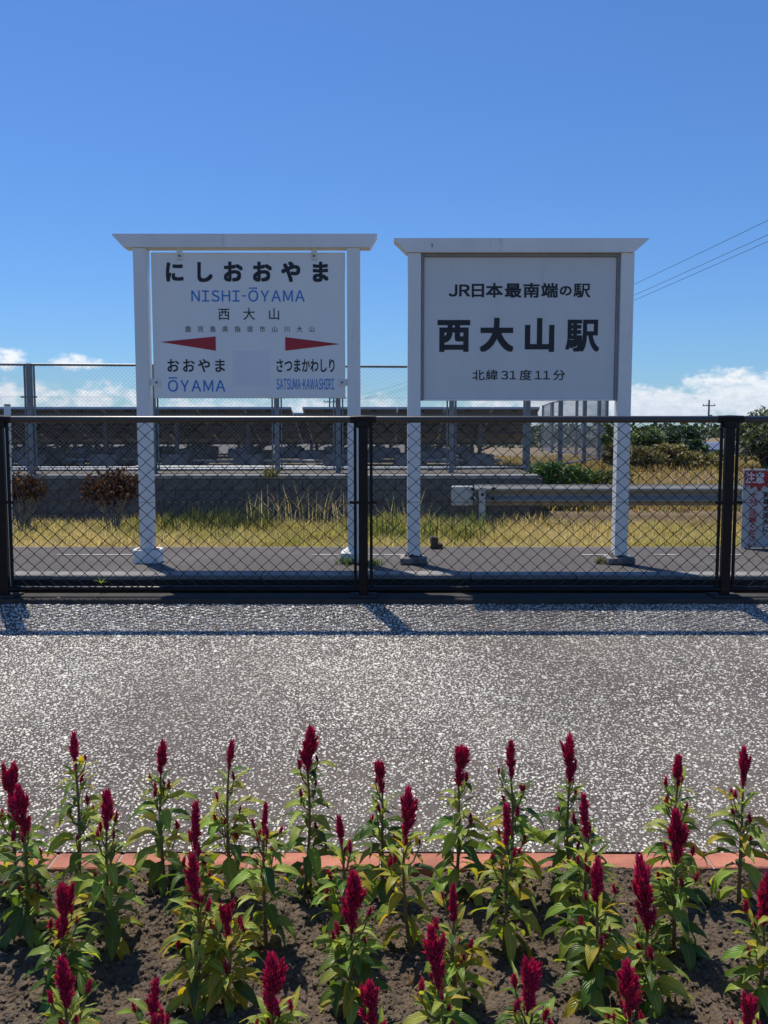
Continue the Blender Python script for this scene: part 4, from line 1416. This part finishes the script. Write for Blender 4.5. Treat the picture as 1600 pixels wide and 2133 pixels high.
# far wood beyond the yard, one mass of crowns
def far_wood():
    n = 14000
    x = nrg.uniform(-30, 75, n)
    y = nrg.uniform(78, 100, n)
    top = 1.3 + 2.0 * fbm(x * .16 + 4, y * .05, 4) * np.clip((x + 12) / 20, .25, 1)
    z = GZ + top * nrg.random(n) ** .6
    cl = pal(n, [(.05, .075, .035), (.07, .09, .045), (.045, .065, .04)], .25)
    ln = nrg.uniform(.3, .7, n)
    v_, f_, c_ = leaf_quads(np.stack([x, y, z], -1), .1, ln, ln * .6, cl)
    return np_mesh('far_wood', v_, f_, M['leaf_cloud'], c_)
tag(link('far_wood', far_wood()), 'distant strip of dark wood beyond the solar yard and bank', 'wood', kind='stuff')

# ------------------------------------------------------------------ celosia
def leaf_mesh(e0, e1, wmax=.19, fold=.25, curl=0.0, seed=0):
    rg = random.Random(seed)
    ns, nw = 8, 4
    pts = []
    pos = Vector((0, 0, 0))
    verts, uvs = [], []
    for i in range(ns + 1):
        t = i / ns
        e = R(e0 + (e1 - e0) * t)
        if i:
            pos = pos + Vector((math.cos(e), 0, math.sin(e))) / ns
        tx = Vector((math.cos(e), 0, math.sin(e)))
        up = Vector((-math.sin(e), 0, math.cos(e)))
        if t < .12:
            w = .015 + .03 * t
        else:
            s = (t - .12) / .88
            w = wmax * (math.sin(math.pi * min(1, s ** .72)) ** .9) * (1 - .25 * s) + .002
        tw = curl * t
        for j in range(nw + 1):
            u = j / nw * 2 - 1
            yy = u * w
            zz = abs(u) * w * fold + (.018 * math.sin(i * 2.1 + u * 3 + seed)) * (abs(u) > .9)
            y2 = yy * math.cos(tw) - zz * math.sin(tw)
            z2 = yy * math.sin(tw) + zz * math.cos(tw)
            verts.append(pos + Vector((0, 1, 0)) * y2 + up * z2)
            uvs.append((j / nw, t))
    faces = []
    for i in range(ns):
        for j in range(nw):
            a = i * (nw + 1) + j
            faces.append((a, a + 1, a + nw + 2, a + nw + 1))
    me = bpy.data.meshes.new('leaf')
    me.from_pydata([tuple(p) for p in verts], [], faces)
    me.polygons.foreach_set('use_smooth', [True] * len(faces))
    ul = me.uv_layers.new(name='UVMap')
    for lp in me.loops:
        ul.data[lp.index].uv = uvs[lp.vertex_index]
    me.materials.append(M['leaf'])
    return me

LEAF_UP = [leaf_mesh(62, 25, 0.124, .35, .2, 1), leaf_mesh(50, -5, 0.133, .3, -.25, 2)]
LEAF_MID = [leaf_mesh(45, -45, 0.149, .25, .25, 3), leaf_mesh(38, -60, 0.158, .22, -.35, 4), leaf_mesh(30, -35, 0.149, .28, .5, 5), leaf_mesh(55, -55, 0.141, .2, -.1, 6)]
LEAF_LOW = [leaf_mesh(15, -82, 0.166, .2, .3, 7), leaf_mesh(-5, -88, 0.158, .25, -.3, 8), leaf_mesh(25, -80, 0.166, .15, .1, 9)]

def plume_mesh(seed, lobes, thin=1.0):
    """feathery spike of height 1: several flame-like lobes, each a brush of pointed florets on a core"""
    rg = np.random.default_rng(seed)
    V, F, C = [], [], []
    base = 0
    for (bx, by, bz, ax, ay, ln, rad, nf) in lobes:
        axis = np.array([ax, ay, 1.0]); axis /= np.linalg.norm(axis)
        p0 = np.array([bx, by, bz])
        s1_ = np.cross(axis, [0, 1, 0]); s1_ /= np.linalg.norm(s1_)
        s2_ = np.cross(axis, s1_)
        # core
        prof_ = [(0, .25), (.2, .62), (.5, .7), (.8, .45), (1.0, .02)]
        k = 7
        for (t, r_) in prof_:
            for q in range(k):
                a = 2 * math.pi * q / k
                V.append(p0 + axis * ln * t + (s1_ * math.cos(a) + s2_ * math.sin(a)) * rad * r_ * .8)
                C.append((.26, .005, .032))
        for i in range(len(prof_) - 1):
            for q in range(k):
                q2 = (q + 1) % k
                a0 = base + i * k
                F += [(a0 + q, a0 + q2, a0 + k + q2), (a0 + q, a0 + k + q2, a0 + k + q)]
        base += k * len(prof_)
        # florets
        nf = int(nf * 1.5)
        for i in range(nf):
            t = (i + rg.random()) / nf
            t = t ** .9
            a = rg.uniform(0, 2 * math.pi)
            env = math.sin(math.pi * min(1, (t * .90 + .10)) ** .8) ** .6
            rdir = s1_ * math.cos(a) + s2_ * math.sin(a)
            root = p0 + axis * ln * t * .92 + rdir * rad * env * .45
            up = .75 + 1.0 * t + rg.uniform(-.2, .3)
            d = axis * up + rdir * (1.05 - .45 * t)
            d /= np.linalg.norm(d)
            fl = rad * rg.uniform(.55, 1.15) * (1.0 + .4 * (rg.random() < .15))
            fw = fl * rg.uniform(.085, .135)
            sa = np.cross(d, rg.normal(0, 1, 3)); sa /= np.linalg.norm(sa)
            sb = np.cross(d, sa)
            m_ = root + d * fl * .45
            tip = root + d * fl
            br_ = rg.uniform(.6, 1.2)
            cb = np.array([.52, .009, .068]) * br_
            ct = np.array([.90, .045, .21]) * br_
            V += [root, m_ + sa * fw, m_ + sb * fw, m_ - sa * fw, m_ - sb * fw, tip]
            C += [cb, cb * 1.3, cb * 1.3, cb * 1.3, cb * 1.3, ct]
            b = base
            for q in range(4):
                q2 = (q + 1) % 4
                F += [(b, b + 1 + q2, b + 1 + q), (b + 1 + q, b + 1 + q2, b + 5)]
            base += 6
    Cn = np.ones((len(C), 4)); Cn[:, :3] = np.array(C)
    return np_mesh('plume', np.array(V), np.array(F), M['plume'], Cn)

def plume_variant(seed, kind):
    rg = random.Random(seed)
    u = rg.uniform
    if kind == 'flame':      # one full pointed head over a thin neck
        lb = [(0, 0, .24, u(-.1, .1), u(-.1, .1), .76, u(.14, .165), 190), (.01, 0, 0, u(-.1, .1), 0, .40, .075, 50), (.03, 0, .08, .35, .1, .22, .07, 36)]
        for i in range(3):
            q = u(0, 6.28)
            lb.append((math.cos(q) * .05, math.sin(q) * .05, u(.3, .5), math.cos(q) * .3, math.sin(q) * .3, u(.25, .36), .075, 40))
    elif kind == 'column':   # a string of small heads, gaps between
        lb = [(0, 0, .58, u(-.1, .1), u(-.08, .08), .42, .105, 110), (u(-.02, .02), 0, .28, u(-.12, .12), 0, .42, .115, 110), (u(-.03, .03), 0, 0, u(-.1, .1), 0, .40, .085, 80)]
        for i in range(5):
            q = u(0, 6.28)
            lb.append((math.cos(q) * .03, math.sin(q) * .03, u(.0, .55), math.cos(q) * .5, math.sin(q) * .5, u(.16, .27), .06, 30))
    elif kind == 'brush':    # blunt brush of upright flames over a waist
        lb = [(0, 0, 0, u(-.06, .06), 0, .55, .10, 110), (.02, 0, .12, .3, .1, .22, .07, 36), (-.02, 0, .2, -.35, 0, .2, .07, 36)]
        for i in range(7):
            q = i * .9 + u(-.3, .3)
            k = .16 if i else 0
            lb.append((math.cos(q) * .05, math.sin(q) * .05, u(.40, .5), math.cos(q) * k, math.sin(q) * k, u(.40, .52), .095, 62))
    else:                    # 'torch': shaggy, many side flames of unequal length
        lb = [(0, 0, .42, u(-.1, .1), u(-.1, .1), .58, .125, 140), (0, 0, 0, u(-.06, .06), 0, .55, .095, 100)]
        for i in range(9):
            q = i * 2.4 + u(-.4, .4)
            lb.append((math.cos(q) * .045, math.sin(q) * .045, u(.10, .62), math.cos(q) * .45, math.sin(q) * .45, u(.2, .38), u(.06, .085), 40))
    return plume_mesh(seed, lb)
PLUME = {k: [plume_variant(s * 10 + i, k) for s in (1, 2, 3, 4)] for i, k in enumerate(('flame', 'column', 'brush', 'torch'))}
SIDE = [plume_mesh(60 + i, [(0, 0, 0, 0, 0, 1.0, .26, 46)]) for i in range(3)]

GREEN_D = [(.082, .145, .024), (.105, .175, .030), (.066, .122, .024)]
GREEN_L = [(.26, .34, .06), (.33, .40, .08), (.22, .31, .06)]

ORD = ['leftmost', 'second', 'third', 'fourth', 'fifth', 'sixth', 'seventh', 'eighth', 'ninth', 'tenth', 'eleventh', 'twelfth', 'thirteenth', 'fourteenth']

def celosia(px, ytop, plen, row_y, kind, vigor, yellow, label):
    top = P(px, ytop, row_y)
    H = max(.24, top.z - .005)
    depth = row_y * CP + (CAM_Z - top.z) * SP
    pl = plen / FPX * depth * (.88 if row_y < 1.8 else 1)
    rg = random.Random(int(px * 13 + ytop))
    zb_ = float(bed_h(np.array([top.x]), np.array([row_y]))[0])
    root = empty('celosia', (top.x, row_y, zb_ - .004))
    tag(root, label, 'flower')
    H = top.z - zb_ + .004
    hs = H - pl * .93
    bend = Vector((rg.uniform(-.022, .022), rg.uniform(-.022, .022), 0))
    def axis(z):
        t = z / H
        return Vector((bend.x * math.sin(t * math.pi), bend.y * math.sin(t * math.pi), z))
    MB().tube([axis(hs * k / 6) for k in range(7)], [.0062 - .0032 * k / 6 for k in range(7)], 7).build('stem', M['stem'], root)
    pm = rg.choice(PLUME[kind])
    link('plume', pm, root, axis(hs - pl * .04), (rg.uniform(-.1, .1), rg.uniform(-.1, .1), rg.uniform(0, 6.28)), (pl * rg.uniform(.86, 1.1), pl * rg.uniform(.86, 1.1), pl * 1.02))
    def leaf(p, a, size, meshes, young):
        o = link('leaf', rg.choice(meshes), root, p, (rg.uniform(-.3, .3), rg.uniform(-.2, .2), a), (size, size * rg.uniform(.85, 1.2), size))
        lim = rg.random()
        c = rg.choice(GREEN_L if lim < (.46 + .35 * young + .35 * yellow) else GREEN_D)
        yl = 0.0
        if rg.random() < yellow * 1.2 + .04:
            yl = rg.uniform(.25, .75)
        o.color = (c[0] * rg.uniform(.85, 1.15), c[1] * rg.uniform(.85, 1.15), c[2], yl)
    nl = int(37 * vigor)
    a = rg.uniform(0, 6.28)
    for i in range(nl):
        t = (i + .5) / nl
        z = hs * (.10 + .86 * t ** .9)
        a += 2.399 + rg.uniform(-.3, .3)
        if t < .35:
            s, ms, yg_ = rg.uniform(.085, .125), LEAF_LOW + LEAF_MID[:2], 0
        elif t < .75:
            s, ms, yg_ = rg.uniform(.075, .115), LEAF_MID, .1
        else:
            s, ms, yg_ = rg.uniform(.04, .07), LEAF_UP + LEAF_MID[:1], .4
        leaf(axis(z) + Vector((math.cos(a), math.sin(a), 0)) * .004, a, s * 1.0 * (.85 + .2 * vigor) * min(1.1, .62 + H), ms, yg_)
    nb = int(round(7 * vigor))
    for i in range(nb):
        t = rg.uniform(.25, .93)
        z = hs * t
        a = i * 2.4 + rg.uniform(-.4, .4)
        L_ = rg.uniform(.045, .10) * (1.15 - .5 * t)
        d = Vector((math.cos(a) * .75, math.sin(a) * .75, 1.0)).normalized()
        p0 = axis(z)
        p1 = p0 + Vector((d.x * L_ * .6, d.y * L_ * .6, d.z * L_ * .45))
        p2 = p0 + d * L_ + Vector((0, 0, .012))
        MB().tube([p0, p1, p2], [.0026, .0022, .0015], 5).build('branch', M['stem'], root)
        sp_ = rg.uniform(.018, .036)
        link('side_plume', rg.choice(SIDE), root, p2 - d * .002, (d.y * -.4, d.x * .4, rg.uniform(0, 6)), sp_)
        for k in range(3):
            aa = a + rg.uniform(-1.6, 1.6)
            leaf(p0.lerp(p2, .35 + .25 * k), aa, rg.uniform(.04, .075), LEAF_UP + LEAF_MID[:1], .45)
    return root

ROWS = {
 'back row beside the brick edging': (2.52, [
    (25, 1590, 112, 'brush', 1.0, .05), (152, 1533, 72, 'flame', .95, .22), (338, 1553, 70, 'flame', 1.0, .05), (481, 1547, 62, 'flame', .95, .15),
    (630, 1521, 95, 'torch', 1.1, .0), (798, 1582, 74, 'brush', 1.0, .02), (950, 1551, 92, 'brush', 1.05, .02), (1057, 1546, 82, 'column', 1.0, .05),
    (1197, 1541, 100, 'torch', 1.05, .0), (1422, 1579, 68, 'flame', 1.05, .0), (1550, 1562, 84, 'torch', 1.0, .12)]),
 'second row': (2.28, [
    (46, 1640, 105, 'torch', 1.0, .05), (225, 1650, 88, 'flame', 1.05, .15), (404, 1677, 100, 'column', .95, .12), (551, 1676, 66, 'column', .95, .22),
    (703, 1702, 66, 'flame', 1.0, .06), (857, 1652, 105, 'torch', .75, .55), (1053, 1678, 84, 'column', 1.05, .35), (1228, 1657, 92, 'column', 1.1, .02),
    (1412, 1693, 118, 'torch', 1.05, .02)]),
 'third row': (2.04, [
    (118, 1848, 124, 'brush', .95, .08), (400, 1783, 122, 'column', 1.0, .2), (461, 1884, 80, 'brush', .95, .5), (727, 1818, 128, 'torch', 1.0, .06),
    (957, 1842, 84, 'column', .95, .3), (1236, 1800, 104, 'flame', 1.0, .1), (1362, 1792, 150, 'torch', 1.0, .1), (1592, 1822, 108, 'flame', 1.0, .15)]),
 'front row': (1.70, [
    (125, 2005, 125, 'torch', .95, .08), (313, 2055, 120, 'column', .9, .1), (560, 1982, 150, 'torch', .95, .1), (768, 2055, 120, 'torch', .9, .1),
    (912, 1948, 150, 'torch', .95, .25), (1118, 2010, 140, 'brush', .9, .1), (1302, 1996, 140, 'torch', .95, .1), (1540, 2068, 110, 'brush', .9, .15)]),
}
KW = {'flame': 'pointed', 'column': 'slender', 'brush': 'blunt', 'torch': 'shaggy'}
for rname, (ry, lst) in ROWS.items():
    lst = sorted(lst)
    for i, (px, yt, plen, kind, vig, yel) in enumerate(lst):
        lab = 'crimson celosia with %s plume, %s, %s from left' % (KW[kind], rname, ORD[i] if i else 'first')
        celosia(px, yt, plen, ry + rng.uniform(-.04, .04), kind, vig, yel, lab)

# leaves of the kerb weed
for i in range(7):
    o = link('leaf', rng.choice(LEAF_UP + LEAF_MID[:1]), wd, (0, 0, .05), (0, rng.uniform(-.3, .2), i * 2.4), rng.uniform(.045, .065))
    o.color = (.16, .24, .05, .2)
MB().tube([(0, .004, -.07), (0, 0, .055)], [.002, .0015], 5).build('stem', M['stem'], wd)

xs_ = sorted(rng.uniform(-1.0, 1.0) for k in range(7))
for k in range(7):
    x_, y_ = xs_[k], rng.uniform(1.95, 2.55)
    o = link('fallen_leaf', LEAF_LOW[k % 3], None, (x_, y_, float(bed_h(np.array([x_]), np.array([y_]))[0]) + .012), (1.3, rng.uniform(-.4, .4), rng.uniform(0, 6)), rng.uniform(.04, .06))
    o.color = (.38, .24, .08, .3)
    tag(o, 'dry yellow brown leaf fallen on the soil among the celosia, %s from left' % (ORD[k] if k else 'first'), 'leaf', 'fallen leaves on the flower bed')

# ------------------------------------------------------------------ brick edging
edge = empty('brick_edging', (0, 2.72, 0))
tag(edge, 'row of red bricks edging the flower bed against the paved slope', 'edging')
brick_me = MB().box(-.1035, .1035, -.05, .05, -.05, .012, .004).mesh('brick', M['brick'])
jm = MB()
x = -2.26
bp_ = P(1340, 1800, 2.72).x
x = bp_ - .2125 * round((bp_ + 2.3) / .2125)
while x < 2.4:
    link('brick', brick_me, edge, (x + .106, rng.uniform(-.0025, .0025), rng.uniform(-.002, .002)), (0, 0, rng.uniform(-.006, .006)))
    jm.box(x - .0045, x + .0045, -.047, .047, -.05, .007)
    x += .2125
jm.build('mortar_joints', M['concrete'], edge)

# ------------------------------------------------------------------ far things on the right and the power line
tp = P(1440, 930, 40.0)
tarp = empty('blue_sheet_cover', (14.6, 40.5, .35))
tag(tarp, 'long low hump of blue sheeting beyond the shrubs', 'cover')
mbt = MB()
w_ = 1.6
h0 = P(1440, 921, 40).z - .35
sec = [(-w_, -.3), (-w_ * .96, h0 * .55), (-w_ * .7, h0 * .93), (0, h0 * 1.0), (w_ * .7, h0 * .93), (w_ * .96, h0 * .55), (w_, -.3)]
mbt.prism(sec, 'x', -3.2, 2.3)
mbt.build('sheet', M['tarp'], tarp)
for xx in (-2.4, -.8, .8):
    MB().tube([(xx, a * 1.005, b_ + .012) for a, b_ in sec], .012, 5).build('rope', M['dry_stem'], tarp)
# dry grass bank behind the sheeting
hx = np.linspace(12.5, 40, 50); hy = np.linspace(43, 52, 8)
X, Y = np.meshgrid(hx, hy)
hz = P(1470, 917, 46).z
Z = GZ + (hz - GZ) * np.sin(np.clip((Y - 43) / 9, 0, 1) * math.pi) ** .6 * (.9 + .25 * fbm(X * .6, Y * .6, 3))
idx = np.arange(X.size).reshape(X.shape)
f = np.stack([idx[:-1, :-1], idx[:-1, 1:], idx[1:, 1:], idx[1:, :-1]], -1).reshape(-1, 4)
tag(link('terrain', np_mesh('terrain', np.stack([X, Y, Z], -1).reshape(-1, 3), f, M['dry_field'], smooth=True)), kind='structure')

def utility_pole(label, px, ytop, Yv, r_=.16, stay=False, arm=True, base_z=GZ):
    x = (px - 800) / FPX * (Yv * CP)
    root = empty('utility_pole', (x, Yv, base_z))
    tag(root, label, 'utility pole', 'utility poles')
    h = P(px, ytop, Yv).z - base_z
    MB().tube([(0, 0, -.1), (0, 0, h)], [r_ * 1.15, r_ * .85], 8).build('pole', M['pole'], root)
    if arm:
        MB().box(-1.1, 1.1, -.06, .06, h - 1.05, h - .9).build('crossarm', M['pole'], root)
        for q in (-.95, -.35, .95):
            MB().tube([(q, 0, h - .9), (q, 0, h - .62)], .06, 6).build('insulator', M['white_print'], root)
    if stay:
        MB().tube([(.1, 0, h * .62), (1.6, 0, -.1)], .09, 6).build('stay_pole', M['pole'], root)
        MB().box(-.05, .55, -.2, .2, h * .55, h * .66).build('transformer', M['pole'], root)
    return root, Vector((x, Yv, base_z + h))
utility_pole('distant utility pole with crossarm and leaning stay right of the large sign', 1475, 833, 150, stay=True)
utility_pole('distant bare pole showing under the large sign', 1147, 838, 150, arm=False)
_, far_top = utility_pole('distant pole with fittings showing under the name sign right half', 687, 826, 160)
near_root, near_top = utility_pole('utility pole outside the right picture edge carrying the wires', 1830, 325, 25, r_=.15)
for k, (dz, dzf) in enumerate(((0, 0), (-.36, -.5), (-.47, -.65))):
    a = near_top + Vector((-.3 + .25 * k, 0, dz - .25))
    b_ = far_top + Vector((-.3 + .3 * k, 0, dzf - .3))
    pts = []
    for i in range(41):
        t = (i / 40) ** 1.6
        q = a.lerp(b_, t)
        q.z -= 4 * 1.7 * t * (1 - t)
        pts.append(q)
    o = MB().tube(pts, .009, 5, cap=False).build('overhead_wire', M['wire'])
    tag(o, ['topmost thin overhead wire crossing the sky right of the large sign', 'middle thin overhead wire crossing the sky right of the large sign', 'lowest thin overhead wire crossing the sky right of the large sign'][k], 'wire', 'overhead wires')
